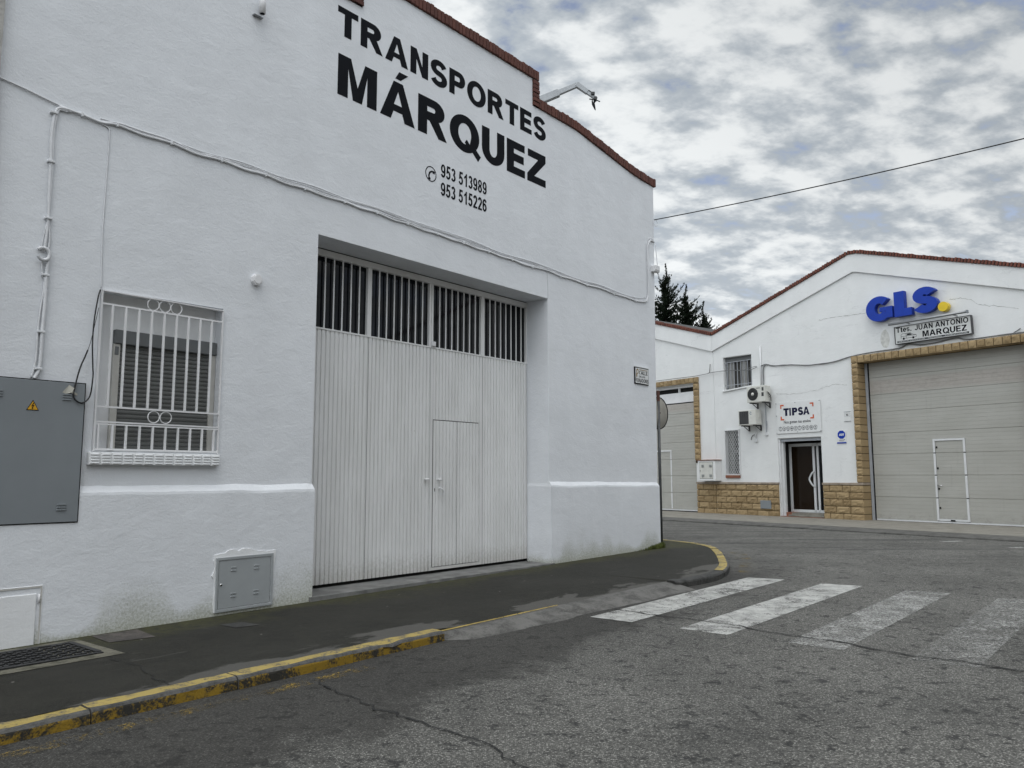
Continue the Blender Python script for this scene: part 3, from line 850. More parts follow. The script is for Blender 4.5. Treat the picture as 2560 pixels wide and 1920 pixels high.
rnd = random.Random(4)
def dense(pts, k=5):
    return [(p.x, p.y) for p in curve([(a, b, 0) for a, b in pts], k)]
curveR = dense([(9.07, 6.815)] + PROF_R[2:-1] + [(12.57, 6.565)])
tops = [[(2 * CU - 8.94 - .135, 7.24), (8.94 + .135, 7.24)]]
left = [(2 * CU - a, b) for a, b in curveR if a < 12.6][::-1]
B, MO = MB(), MB()
for path in (tops[0], curveR, [(a, b) for a, b in left]):
    b, m = coping(path, .015, .40, .145, rnd); B.add(b.v, b.f); MO.add(m.v, m.f)
# upright pieces of the step: bricks stacked flat
for x0 in (8.94, 2 * CU - 8.94 - .135):
    z = 6.815
    while z < 7.225:
        B.box(x0 + rnd.uniform(-.005, .004), x0 + .135 + rnd.uniform(-.006, .006), .015 + rnd.uniform(-.005, .005), .40, z + .005, z + .063); z += .069
    MO.box(x0 + .008, x0 + .125, .028, .39, 6.82, 7.25)
cp = wh.part('coping', B, M_BRICK, bevel=.004, seg=1)
wh.part('mortar', MO, M_MORTAR, parent=cp)
# body of the building behind the facade
mb = MB(); mb.prism([(12.40, -.3), (12.40, 6.3), (2.1, 6.3), (2.1, -.3)][::-1], .475, .52, [[(5.0, -.3), (5.0, 4.0), (9.4, 4.0), (9.4, -.3)][::-1]]) if False else None
sw = [(12.43, .47), (12.43 + .266 * 14, 14.0)]
mb.add([(12.42, .46, -.3), (12.43 + .266 * 14, 14, -.3), (12.43 + .266 * 14, 14, 6.3), (12.47, .46, 6.4)], [(0, 1, 2, 3)])
mb.add([(2.0, .46, -.3), (2.0, 14, -.3), (2.0, 14, 6.3), (2.0, .46, 6.4)], [(3, 2, 1, 0)])
mb.add([(2.0, 14, -.3), (16.15, 14, -.3), (16.15, 14, 6.3), (2.0, 14, 6.3)], [(0, 1, 2, 3)])
wh.part('side_wall', mb, M_SIDE)
mb = MB(); mb.add([(2.0, .41, 6.35), (7.3, .41, 6.75), (7.3, 14, 6.75), (2.0, 14, 6.25), (12.5, .41, 6.35), (16.15, 14, 6.25)], [(0, 1, 2, 3), (1, 4, 5, 2)])
wh.part('roof', mb, M_ROOF)
# painted lettering
k = .047
mb = text(MB(), 'TRANSPORTES', 5.317, 9.262, 6.335, .345, k, .02, gap=.115, w=.275, t=.215); wh.part('lettering', mb, M_LETTER)
mb = text(MB(), 'MÁRQUEZ', 5.335, 9.25, 5.607, .495, k, .02, gap=.10, w=.285, t=.225); wh.part('lettering', mb, M_LETTER)
mb = text(MB(), '953 513989', 7.011, 7.90, 5.119, .178, k, .02, gap=.12, w=.20, t=.15)
wh.part('telephone_number', mb, M_LETTER)
mb = text(MB(), '953 515226', 7.011, 7.90, 4.873, .178, k, .02, gap=.12, w=.20, t=.15)
wh.part('telephone_number', mb, M_LETTER)
mb = MB(); c0 = (6.83, 5.102); n = 40
mb.prism(arc(c0[0], c0[1], .098, .101, 0, 351, n), k, .07, [arc(c0[0], c0[1], .086, .089, 0, -351, n)])
hs = stroke(arc(c0[0] + .028, c0[1] - .03, .062, .068, 82, 198, 12), .022, .022); mb.prism(hs, k, .07)
for a in (84, 196):
    x, z = c0[0] + .028 + .062 * math.cos(R(a)), c0[1] - .03 + .068 * math.sin(R(a)); s_ = stroke([(x - .002, z - .002), (x + (.034 if a < 90 else .012), z - (.010 if a < 90 else .032))], .034, .034); mb.prism(s_, k - .0008, .07)
wh.part('telephone_symbol', mb, M_LETTER)

# ---- sectional swing gate in the recess
mb = MB()
mb.box(5.132, 9.283, .445, .50, 3.808, 3.886)
for a, b in ((5.132, 5.155), (6.172, 6.236), (7.222, 7.256), (7.264, 7.298), (8.242, 8.318), (9.264, 9.283)): mb.box(a, b, .45, .50, 2.94, 3.808)
gate = wh.part('gate', mb, M_GATE, bevel=.004)
mb = MB(); mb.box(5.128, 9.29, .56, .58, -.1, 3.899); mb.box(5.135, 9.28, .50, .555, -.05, .05); mb.box(5.135, 9.28, .455, .56, 3.888, 3.897)
wh.part('gate_lining', mb, M_DARK, parent=gate)


def corrugated(mb, u0, u1, z0, z1, d=.455, pitch=.0615, dp=.017):
    n = max(1, round((u1 - u0) / pitch)); p = (u1 - u0) / n; row = []
    for i in range(n):
        a = u0 + i * p
        row += [(a, 0), (a + p * .66, 0), (a + p * .72, dp), (a + p * .93, dp)]
    row.append((u1, 0))
    vs = [(x, d + y, z0) for x, y in row] + [(x, d + y, z1) for x, y in row] + [(x, d + .03, z0) for x, y in row] + [(x, d + .03, z1) for x, y in row]; m = len(row)
    fs = [(i, i + 1, m + i + 1, m + i) for i in range(m - 1)] + [(2 * m + i + 1, 2 * m + i, i, i + 1)[::-1] for i in range(m - 1)] + [(m + i, m + i + 1, 3 * m + i + 1, 3 * m + i) for i in range(m - 1)]
    return mb.add(vs, fs)


leaf = [(5.14, 6.2015), (6.2075, 7.256), (7.264, 8.277), (8.283, 9.272)]
for i, (a, b) in enumerate(leaf):
    mb = MB()
    if i != 2: corrugated(mb, a, b, .052, 2.942)
    else:
        mb.box(a, 7.306, .4555, .485, .052, 2.0); corrugated(mb, 7.308, 8.222, 2.0, 2.942); mb.box(8.224, b, .4555, .485, .052, 2.0); mb.box(a, 7.306, .4555, .485, 2.001, 2.942); mb.box(8.224, b, .4555, .485, 2.001, 2.942)
        mb.box(7.308, 8.222, .4565, .485, .052, .088)
    mb.box(a, b, .448, .485, 2.943, 2.962)
    wh.part('door_panel', mb, M_GATE, parent=gate)
mb = MB(); corrugated(mb, 7.3155, 7.765, .097, 1.988, d=.453); corrugated(mb, 7.771, 8.2155, .097, 1.988, d=.453)
wh.part('wicket_door', mb, M_GATE, parent=gate)
mb = MB(); mb.box(7.306, 8.224, .487, .492, .085, 2.0); wh.part('wicket_gap', mb, M_DARK, parent=gate)
openings = [(5.155, 6.172), (6.236, 7.222), (7.298, 8.242), (8.318, 9.264)]
for a, b in openings:
    mb = MB(); n = 8; stp = (b - a) / n
    for i in range(1, n): mb.box(a + i * stp - .0078, a + i * stp + .0078, .452, .462, 2.962, 3.808)
    wh.part('window_bars', mb, M_GATE, parent=gate)
    mb = MB(); mb.box(a, b, .490, .494, 2.95, 3.808); wh.part('window_glass', mb, M_GLASS, parent=gate)
mb = MB(); mb.box(7.255, 7.325, .425, .452, 2.965, 3.03); wh.part('latch', mb, M_PAINT, parent=gate, bevel=.006)
for x, z in ((7.172, 1.217), (7.40, 1.212)):
    mb = MB(); mb.sm = True; mb.tube([(x, .455, z), (x, .42, z)], .014, 10); mb.tube([(x - .016, .415, z), (x + .035, .415, z)], .016, 10); wh.part('knob', mb, M_PAINT, parent=gate)
mb = MB(); mb.sm = True; mb.tube(curve([(7.425, .45, 1.10), (7.43, .415, 1.098), (7.465, .41, 1.075), (7.485, .41, 1.04), (7.487, .41, 1.01)], 5), .011, 8); wh.part('handle', mb, M_PAINT, parent=gate)
mb = MB(); mb.box(7.343, 7.352, .449, .452, 1.06, 1.10); wh.part('keyhole', mb, M_DARK, parent=gate)

# ---- barred window
mb = MB(); mb.box(2.86, 4.06, .185, .24, 1.44, 2.90)
win = wh.part('window', mb, M_LEDGE)
mb = MB()
z = 1.492
while z < 2.42:                                   # roller shutter slats, slightly bowed
    vs = []
    for kx in (3.118, 3.985):
        vs += [(kx, .176, z), (kx, .170, z + .010), (kx, .169, z + .022), (kx, .173, z + .035), (kx, .179, z + .0385)]
    mb.add(vs, [(i, i + 5, i + 6, i + 1)[::-1] for i in range(4)]); z += .0395
wh.part('roller_shutter', mb, M_SHUT, parent=win)
for a, b in ((3.06, 3.118), (3.985, 4.036)):
    mb = MB(); mb.box(a, b, .150, .184, 1.485, 2.43); wh.part('frame', mb, M_CREAM, parent=win, bevel=.004)
mb = MB(); mb.box(3.062, 4.038, .135, .184, 2.432, 2.556); wh.part('shutter_box', mb, M_SHUTBOX, parent=win, bevel=.006)
mb = MB(); mb.box(3.07, 3.105, .146, .152, 2.33, 2.405); wh.part('strap_guide', mb, M_SHUTBOX, parent=win, bevel=.003)
mb = MB(); g = .03                                # grille plane just inside the wall face
for z0, z1 in ((2.742, 2.757), (1.845, 1.860), (1.716, 1.729), (1.697, 1.708), (1.480, 1.496)): mb.box(2.884, 4.036, g + .004, g + .020, z0, z1)
mb.box(2.884, 4.036, g, g + .045, 2.858, 2.868)
for x in (2.884, 4.022): mb.box(x, x + .014, g + .002, g + .022, 1.47, 2.862)
for i in range(9): x = 2.985 + i * .1165; mb.box(x - .0085, x + .0085, g + .003, g + .021, 1.86, 2.742)
for i in range(10): x = 2.923 + i * .1178; mb.box(x - .008, x + .008, g + .003, g + .021, 1.496, 1.697)
mb.sm = True
for x, z in ((3.342, 2.808), (3.451, 2.808), (3.560, 2.808), (3.397, 1.788), (3.509, 1.788)): mb.ring((x, z), .0525, .005, g + .012)
wh.part('window_grille', mb, M_PAINT, parent=win)
mb = MB(); nb = 13; wd = (4.035 - 2.845) / nb       # sill of hollow-brick ends
for i in range(nb):
    x = 2.845 + i * wd
    mb.box(x + .004, x + wd - .004, -.008, .18, 1.356 + rnd.uniform(-.003, .003), 1.462)
    for j in range(4): zj = 1.364 + j * .024; mb.box(x + .012, x + wd - .012, -.019, -.006, zj, zj + .012)
mb.box(2.846, 4.034, -.001, .18, 1.354, 1.459)
wh.part('window_sill', mb, M_LEDGE, parent=win, bevel=.004)
# painted hatch low on the wall
mb = MB(); mb.box(1.99, 2.512, -.010, .0, -.06, .338); hatch = wh.part('hatch', mb, M_LEDGE, bevel=.006)
mb = MB(); mb.box(1.99, 2.546, -.006, .002, .382, .391); mb.box(2.540, 2.549, -.0062, .002, -.1, .3815); wh.part('hatch_shadow_line', mb, M_CREAM, parent=hatch)  # darker strips paint in the thin shadow line round the hatch
mb = MB(); mb.box(1.99, 2.556, -.005, .002, .3915, .400); wh.part('hatch_frame', mb, M_LEDGE, parent=hatch, bevel=.007)
mb = MB(); mb.box(2.5495, 2.557, -.0048, .002, -.1, .391); wh.part('hatch_frame', mb, M_LEDGE, parent=hatch, bevel=.007)
mb = MB(); mb.sm = True; mb.tube([(2.528, -.014, .265), (2.528, -.014, .33)], .008, 8); wh.part('hinge', mb, M_PAINT, parent=hatch)

# ------------------------------------------------------------------ fittings on the left facade
cab = Thing('electrical_cabinet', 'tall grey steel electrical cabinet with yellow warning triangle set into the white wall', 'electrical cabinet', FL, (2.385, 0, .88))
mb = MB(); mb.box(1.993, 2.778, -.012, .06, .888, 2.027); cab.part('door', mb, M_GREY, bevel=.003)
mb = MB(); mb.box(1.985, 2.787, -.004, .05, .880, 2.036); cab.part('frame', mb, M_DARK)
for x, z in ((2.603, 1.882), (2.098, 1.878), (2.612, .983), (2.098, .983)):
    mb = MB(); mb.sm = False
    for j in range(3): mb.prism([(x, z + j * .0205), (x + .074, z + j * .0205), (x + .070, z + j * .0205 + .012), (x + .004, z + j * .0205 + .012)], -.021, -.010)
    cab.part('vent', mb, M_GREY, bevel=.002)
tri = [(2.342, 1.783), (2.434, 1.783), (2.388, 1.866)]
mb = MB(); mb.prism(tri, -.0145, -.011); sgn = cab.part('warning_sign', mb, M_LETTER)
mb = MB(); cx, cz = 2.388, 1.8107; mb.prism([(cx + (a - cx) * .82, cz + (b - cz) * .82) for a, b in tri], -.0165, -.012); cab.part('plate', mb, plain('warning_yellow', (.62, .33, .02), .5, var=.05), parent=sgn)
mb = MB(); mb.prism([(2.391, 1.846), (2.377, 1.815), (2.387, 1.817), (2.380, 1.796), (2.386, 1.797), (2.381, 1.789), (2.392, 1.797), (2.387, 1.799), (2.397, 1.826), (2.387, 1.824), (2.398, 1.846)], -.018, -.013); cab.part('lightning_bolt', mb, M_LETTER, parent=sgn)
met = Thing('meter_box', 'small square grey metal meter box low in the white wall with keyhole', 'meter box', FL, (4.34, 0, -.01))
FRM = [(4.033, .494), (4.648, .498), (4.652, -.006), (4.040, -.012)][::-1]
mb = MB(); mb.prism(FRM, -.022, .02, [[(4.060, .015), (4.626, .019), (4.622, .470), (4.058, .467)]]); met.part('frame', mb, M_GREY2, bevel=.003)
mb = MB(); mb.prism([(4.066, .021), (4.620, .025), (4.616, .464), (4.064, .461)], -.017, .01); dr = met.part('door', mb, M_GREY2, bevel=.002)
mb = MB(); mb.box(4.046, 4.637, -.004, .02, .004, .483); met.part('seam', mb, M_DARK)
for x, z in ((4.188, .36), (4.432, .358), (4.192, .117), (4.436, .12)):
    mb = MB()
    for j in (0, 1): mb.prism([(x, z + j * .03), (x + .058, z + j * .03), (x + .054, z + j * .03 + .010), (x + .004, z + j * .03 + .010)], -.024, -.015)
    met.part('vent', mb, M_GREY2, bevel=.002)
mb = MB(); mb.sm = True; mb.disc((4.088, .243), .011, -.026, -.015, 14); met.part('lock', mb, M_CHROME)
mb = MB(); mb.box(4.085, 4.090, -.0275, -.02, .237, .249); met.part('keyhole', mb, M_DARK)
# rough fresh plaster round the meter box
mb = MB(); o = []
for i in range(110):
    a = 2 * math.pi * i / 110; ca, sa = math.cos(a), math.sin(a); kx = .312 / max(abs(ca), abs(sa) * .312 / .258); w_ = .012 + mnoise.noise(Vector((ca * 3, sa * 3, 1))) * .03 + mnoise.noise(Vector((ca * 8, sa * 8, 1))) * .016
    top_ = max(0, sa) ** 2; w_ = abs(w_) * (1.0 if sa > .2 else .35) + .012 * top_ + .02 * top_ * max(0, 1 - abs(ca) * 1.6); o.append((4.343 + ca * (kx + w_), (.25 if sa > 0 else .243) + sa * (kx + w_ * (1.3 if sa > 0 else 0) - (.006 if sa < 0 else 0))))
mb.prism(o, -.009, .01); wh.part('plaster_collar', mb, M_LEDGE, bevel=.005)
# camera under the parapet, octagonal box, street sign, junction box
cm = Thing('security_camera', 'small white tubular camera fixed high on the white wall left of the lettering', 'camera', FL, (4.29, .05, 6.05))
mb = MB(); mb.sm = True; mb.tube([(4.292, -.03, 6.055), (4.286, -.035, 6.27)], .034, 14); cm.part('housing', mb, M_PAINT)
mb = MB(); mb.sm = True; mb.disc((4.292, -.03), .024, 6.053, 6.058, 14, 'z'); cm.part('lens', mb, M_LETTER)
for q in ((4.225, 4.33, .01, .05, 6.035, 6.045), (4.30, 4.315, -.01, .05, 6.10, 6.16)):
    mb = MB(); mb.box(*q); cm.part('bracket', mb, M_METAL)
ob = Thing('wall_box', 'small white octagonal junction box on the wall between window and gate', 'junction box', FL, (4.376, .05, 3.24))
mb = MB(); mb.prism(arc(4.376, 3.238, .057, .062, 22.5, 337.5, 7), .005, .055); ob.part('body', mb, M_PAINT, bevel=.004)
mb = MB(); mb.prism(arc(4.376, 3.240, .045, .049, 22.5, 337.5, 7), -.003, .01); ob.part('lid', mb, M_PAINT, bevel=.003)
ss = Thing('street_sign', 'ceramic tile street name sign with black letters near the corner of the white wall', 'street sign', FL, (11.955, .05, 2.84))
mb = MB(); mb.box(11.722, 12.182, .030, .05, 2.838, 3.128); ss.part('border', mb, M_LETTER, bevel=.002)
mb = MB(); mb.box(11.738, 12.166, .026, .04, 2.852, 3.114); mb.box(11.715, 12.19, .02, .05, 3.128, 3.142); ss.part('tile_panel', mb, M_SIGNW)
mb = text(MB(), 'CALLE', 11.855, 12.135, 3.008, .062, .023, .01, gap=.22, w=.2, t=.14); ss.part('lettering', mb, M_LETTER)
ss.part('lettering', small_text('DE', 11.845, 11.925, 2.955, .030, .0235, .012), M_LETTER); ss.part('lettering', small_text('LOS', 11.945, 12.05, 2.955, .030, .0235, .012), M_LETTER)
mb = MB().add(*(lambda q: (q.v, q.f))(small_text('FORJADORES', 11.748, 12.155, 2.872, .062, .0235, .010))); ss.part('lettering', mb, M_LETTER)
mb = MB(); mb.prism(arc(11.80, 3.055, .038, .046, 0, 330, 12), .0235, .03, [arc(11.805, 3.05, .022, .028, 0, -330, 12)]); mb.prism(arc(11.77, 2.99, .02, .04, 0, 330, 10), .0238, .03); mb.box(11.86, 12.13, .0238, .03, 3.082, 3.094); ss.part('ornament', mb, plain('tile_ochre', (.25, .17, .08), .6, var=.4, scale=60))
jb = Thing('corner_junction_box', 'white cable junction box on the corner edge of the white warehouse', 'junction box', FL, (12.47, .05, 4.95))
mb = MB(); mb.box(12.372, 12.545, -.04, .05, 4.935, 5.045); jb.part('body', mb, M_PAINT, bevel=.008)
mb = MB(); mb.box(12.380, 12.537, -.05, -.03, 4.955, 5.050); jb.part('lid', mb, M_PAINT, bevel=.008)
mb = MB(); mb.sm = True; mb.tube(curve([(12.52, 0, 4.94), (12.56, -.01, 4.87), (12.60, 0, 4.86), (12.59, .02, 4.95), (12.55, .02, 5.2), (12.53, .03, 5.48)], 6), .007, 6); jb.part('cable', mb, M_CABLE)

# cable bundle: two thick and three thin painted cables clipped along the facade
cb = Thing('cable_bundle', 'bundle of white painted cables clipped across the whole white warehouse wall', 'cables', FL, (7.2, .05, 4.3))
MAIN = [(1.9, 4.452), (2.178, 4.408), (2.45, 4.371), (2.633, 4.364), (2.79, 4.349), (2.931, 4.377), (3.149, 4.364), (3.43, 4.375), (3.681, 4.348), (3.944, 4.368), (4.2, 4.352), (4.439, 4.366), (4.68, 4.345), (4.923, 4.358), (5.2, 4.345), (5.464, 4.357), (5.70, 4.342), (5.941, 4.353), (6.2, 4.334), (6.43, 4.344), (6.7, 4.327), (6.937, 4.336), (7.2, 4.32), (7.424, 4.328), (7.7, 4.312), (7.929, 4.322), (8.2, 4.308), (8.435, 4.318), (8.67, 4.302), (8.898, 4.306), (9.283, 4.325), (9.6, 4.302), (9.918, 4.314), (10.3, 4.30), (10.7, 4.317), (11.1, 4.297), (11.438, 4.305), (11.8, 4.30), (12.03, 4.318), (12.17, 4.36), (12.235, 4.48), (12.245, 4.8), (12.246, 5.28), (12.285, 5.43), (12.38, 5.515), (12.50, 5.505)]
def cable_pts(off, amp, seed, pts=MAIN, d=.034):
    return curve([(a, d + mnoise.noise(Vector((a * 2, seed, 1))) * .004, b + off + amp * mnoise.noise(Vector((a * 1.7, seed * 3.1, 0)))) for a, b in pts], 4)
for off, amp, r_, seed in ((0, .004, .0115, 1), (.018, .026, .0075, 2)):
    mb = MB(); mb.sm = True; mb.tube(cable_pts(off, amp, seed, MAIN[2:] if seed == 1 else MAIN, .05 - r_ - .003), r_, 8); cb.part('cable', mb, M_CABLE)
UP = [(2.79, 4.378), (3.3, 4.392), (3.745, 4.380), (4.184, 4.408), (4.6, 4.40), (5.044, 4.415), (5.5, 4.398), (5.945, 4.420), (6.5, 4.39), (7.0, 4.395), (7.616, 4.383), (8.2, 4.36), (8.8, 4.37), (9.284, 4.368), (10.0, 4.35), (10.7, 4.366), (11.4, 4.345), (11.95, 4.36), (12.14, 4.42), (12.20, 4.52), (12.205, 5.0), (12.21, 5.32), (12.25, 5.46), (12.36, 5.55), (12.5, 5.53)]
for off, seed in ((.0, 5), (-.018, 6), (.008, 7)):
    mb = MB(); mb.sm = True; mb.tube(cable_pts(off, .02, seed, UP, .041), .0045, 6); cb.part('cable', mb, M_CABLE)
for a, b in MAIN[3:40:2]:
    mb = MB(); mb.box(a - .008, a + .008, .015, .05, b - .020, b + .016); cb.part('clip', mb, M_CABLE, bevel=.003)
dc = Thing('cable_drop', 'white painted corrugated conduit and cables dropping to the grey electrical cabinet', 'conduit', FL, (2.42, .05, 2.06))
for x, z0, rr in ((0, 4.362, .0115), (.013, 4.352, .008), (-.011, 4.34, .005)):
    mb = MB(); mb.sm = True
    mb.tube(curve([(2.53 + x, .033, z0 + .006), (2.46 + x * .6, .033, z0 - .002), (2.425 + x, .033, z0 - .05), (2.408 + x, .033, 4.12), (2.415 + x, .034, 3.872), (2.418 + x * .8, .034, 3.6), (2.424 + x * .4, .034, 3.386), (2.418 + x * 2, .034, 3.22), (2.41 + x * 2.2, .034, 3.10)], 5), rr, 8); dc.part('cable', mb, M_CABLE)
mb = MB(); mb.sm = True                              # ribbed coil and ribbed conduit below it
def ribbed(pts, r0, r1): return pts, [r0 if i % 2 else r1 for i in range(len(pts))]
loop = [(2.40 + .047 * math.cos(a), .02 + .004 * a, 3.075 + .052 * math.sin(a)) for a in [R(-150 + 10 * i) for i in range(30)]]
p_, r_ = ribbed(curve(loop, 2), .013, .016); mb.tube(p_, r_, 8)
p_, r_ = ribbed(curve([(2.445, .03, 3.05), (2.437, .03, 2.90), (2.44, .03, 2.7), (2.435, .03, 2.43), (2.437, .03, 2.3), (2.431, .03, 2.129), (2.40, .03, 2.045)], 16), .013, .016); mb.tube(p_, r_, 8)
dc.part('conduit', mb, M_CABLE)
mb = MB(); mb.sm = True; mb.tube(curve([(2.40, .04, 3.03), (2.41, .04, 2.9), (2.43, .038, 2.85), (2.412, .04, 2.6), (2.405, .04, 2.43), (2.405, .04, 2.2), (2.38, .04, 2.05)], 5), .008, 6); dc.part('cable', mb, M_CABLE)
for x, z in ((2.41, 4.30), (2.415, 3.872), (2.424, 3.386), (2.43, 2.905), (2.425, 2.43), (2.425, 2.125)):
    mb = MB(); mb.box(x - .028, x + .028, .012, .05, z - .009, z + .009); dc.part('clip', mb, M_CABLE, bevel=.003)
mb = MB(); mb.sm = True; mb.tube(curve([(2.80, .042, 4.34), (2.855, .042, 4.325), (2.870, .042, 4.27), (2.868, .042, 3.9), (2.862, .042, 3.43), (2.87, .042, 3.1), (2.88, .042, 2.875)], 6), .006, 6)
single('thin_cable', mb, M_CABLE, FL, (2.87, .05, 2.88), 'thin white cable running down the wall to the left corner of the barred window', 'cable')
mb = MB(); mb.sm = True; mb.tube(curve([(9.266, .042, 4.335), (9.275, .042, 4.2), (9.283, .042, 3.99), (9.279, .042, 3.905)], 6), .005, 6)
single('thin_cable', mb, M_CABLE, FL, (9.28, .05, 3.9), 'short thin white cable dropping to the right top corner of the gate recess', 'cable')
mb = MB(); mb.sm = True; mb.tube(curve([(2.868, .03, 2.86), (2.845, .01, 2.78), (2.82, -.005, 2.593), (2.814, -.01, 2.39), (2.826, -.012, 2.2), (2.832, -.015, 2.098), (2.815, -.02, 1.93), (2.76, -.024, 1.868), (2.705, -.024, 1.885), (2.684, -.022, 1.935), (2.70, -.022, 2.046), (2.725, -.018, 2.16), (2.765, -.014, 2.275), (2.80, 0, 2.38), (2.83, .015, 2.52), (2.86, .02, 2.70)], 8), [.0065] * 100 + [.0025] * 100)
mb2 = MB()
bc = Thing('loose_cable', 'loose black cable looping from the barred window down to the grey cabinet', 'cable', FL, (2.75, 0, 1.87))
bc.part('cable', mb, M_BLACKCABLE)
mb = MB(); mb.add([(2.60, -.0135, 1.945), (2.65, -.0135, 2.01), (2.685, -.028, 1.985), (2.675, -.028, 1.958), (2.72, -.0145, 1.94), (2.715, -.0145, 1.925), (2.66, -.028, 1.945), (2.625, -.0135, 1.935)], [(0, 7, 6, 3, 2, 1), (3, 6, 5, 4)]); bc.part('tape', mb, plain('masking_tape', (.42, .41, .36), .7))
# grass tuft at the corner foot
mb = MB(); rnd = random.Random(11)
for i in range(650):
    u_ = 12.44 - abs(rnd.gauss(0, .30)); s_ = .015 + abs(rnd.gauss(0, .028)); h = rnd.uniform(.03, .11) * (1.1 - .9 * min(1, (12.44 - u_) / .9)); a = rnd.uniform(0, 6.28); b = rnd.uniform(.01, .05)
    p = Vector((u_, -s_, gz(u_))); t = p + Vector((math.cos(a) * b, -abs(math.sin(a)) * b, h)); w_ = Vector((math.cos(a + 1.57), math.sin(a + 1.57), 0)) * .004
    mid_ = p.lerp(t, .6) + Vector((0, 0, h * .12)); mb.add([p - w_, p + w_, mid_ + w_ * .7, t, mid_ - w_ * .7], [(0, 1, 2, 3, 4)])
struct('grass', mb, plain('grass_blades', (.10, .12, .03), .7, var=.5, scale=9), FL, kind='stuff')

# traffic mirror seen from behind on its post
tm = Thing('traffic_mirror', 'round traffic mirror seen from behind on a grey post at the warehouse corner', 'traffic mirror', FW, (2.665, 14.40, .02))
mb = MB(); mb.sm = True; mb.tube([(2.645, 14.25, -.05), (2.645, 14.25, 2.62)], .027, 12); tm.part('post', mb, plain('post_grey', (.085, .088, .09), .5, metal=.4, var=.2))
cx = Vector((2.655, 14.31, 2.39)); f = Vector((-.70, .71, 0)).normalized(); e = Vector((f.y, -f.x, 0)); zv = Vector((0, 0, 1))
def dish(prof, n=36):
    mb = MB(); mb.sm = True; vs = []
    for rr, yy in prof:
        for k_ in range(n): a = 2 * math.pi * k_ / n; vs.append(cx + e * (rr * math.cos(a)) + zv * (rr * math.sin(a)) + f * yy)
    m = len(prof); fs = [(i * n + k_, i * n + (k_ + 1) % n, (i + 1) * n + (k_ + 1) % n, (i + 1) * n + k_) for i in range(m - 1) for k_ in range(n)]
    return mb.add(vs, fs)
tm.part('back_plate', dish([(.0, -.045), (.12, -.042), (.22, -.028), (.282, .0)]), plain('mirror_back', (.30, .285, .25), .6, var=.1))
tm.part('rim', dish([(.280, -.006), (.296, -.008), (.300, .012), (.285, .02)]), M_LETTER)
tm.part('mirror_face', dish([(.0, .05), (.12, .045), (.22, .032), (.284, .015)]), M_CHROME)
M_RUST = plain('bracket_rust', (.10, .045, .035), .7)
mb = MB(); mb.tube([(2.645, 14.25, 2.39), cx + f * -.03], .02, 8); tm.part('bracket', mb, M_RUST)
mb = MB(); mb.tube([(2.645, 14.25, 2.60), (2.645, 14.25, 2.79)], .03, 8); tm.part('post_cap', mb, M_RUST)

# wall of the next building on the left
nb_ = Thing('neighbouring_building', 'grey rendered building edge adjoining the white warehouse at far left', 'building', FL, (-1.5, .0, 0))
mb = MB()
pts = [(-6, -.4), (1.975, -.4)] + [(1.985 + mnoise.noise(Vector((0, z_ * 3, 0))) * .02, z_ * .25) for z_ in range(0, 34)] + [(1.98, 8.6), (-6, 8.6)]
mb.prism(pts, -.012, .4); nb_.part('wall', mb, M_NEIGH)
mb = MB(); mb.box(-6, 1.9, .1, 10, 8.3, 8.5); nb_.part('roof', mb, M_ROOF)

# ------------------------------------------------------------------ far warehouses (right facade frame)
def gable_wall(mb, base, top, y0, y1, holes): return mb.prism(base + top, y0, y1, holes)


VAL = -17.76
rw = Thing('gabled_warehouse', 'white gabled warehouse across the cross street with blue letters and wide beige door', 'building', FR, (-12.5, 0, 0))
TOPR = [(3.0, 6.1), (-2.2, 7.66), (-7.35, 6.0), (-12.36, 7.60), (-12.62, 7.625), (VAL, 5.99)]
mb = MB()
mb.prism([(VAL, -.3), (-15.31, -.3), (-15.31, 2.40), (-13.82, 2.40), (-13.82, -.3), (-12.60, -.3), (-12.60, 4.54), (-8.10, 4.54), (-8.10, -.3), (3.0, -.3)] + TOPR, 0, .5,
         [[(-17.34, 4.07), (-16.20, 4.16), (-16.20, 5.16), (-17.34, 5.18)], [(-17.35, 1.296), (-16.765, 1.296), (-16.765, 2.755), (-17.35, 2.755)]])
rw.part('wall', mb, M_WALLR, bevel=.02)
mb = MB()
PAR = [(VAL, 5.455), (-12.53, 7.085), (-12.38, 7.05), (-7.35, 5.45), (-2.2, 7.08), (3.0, 5.5)]
mb.prism(PAR + TOPR, -.055, .01); rw.part('parapet', mb, M_WALLR, bevel=.012)
rnd = random.Random(21); B, MO = MB(), MB()
path = [(VAL + .03, 5.995), (-12.64, 7.615), (-12.38, 7.60), (-7.35, 5.995), (-2.2, 7.65), (3.0, 6.1)][::1]
b, m = coping(path, -.10, .42, .105, rnd, pitch=.085, gap=.026, jit=.012)
cpR = rw.part('coping', b, M_BRICKR, bevel=.006, seg=1); rw.part('mortar', m, M_MORTAR, parent=cpR)
mb = MB(); mb.add([(VAL, .45, 6.0), (-12.5, .45, 7.5), (-12.5, 22, 7.5), (VAL, 22, 6.0), (-7.35, .45, 5.9), (-7.35, 22, 5.9), (-2.2, .45, 7.5), (-2.2, 22, 7.5), (3, .45, 6.0), (3, 22, 6.0)], [(0, 1, 2, 3), (1, 4, 5, 2), (4, 6, 7, 5), (6, 8, 9, 7)])
rw.part('roof', mb, M_ROOF)
mb = MB(); mb.add([(3, .4, -.3), (3, 22, -.3), (3, 22, 6.0), (3, .4, 6.0)], [(0, 1, 2, 3)]); rw.part('side_wall', mb, M_SIDE)


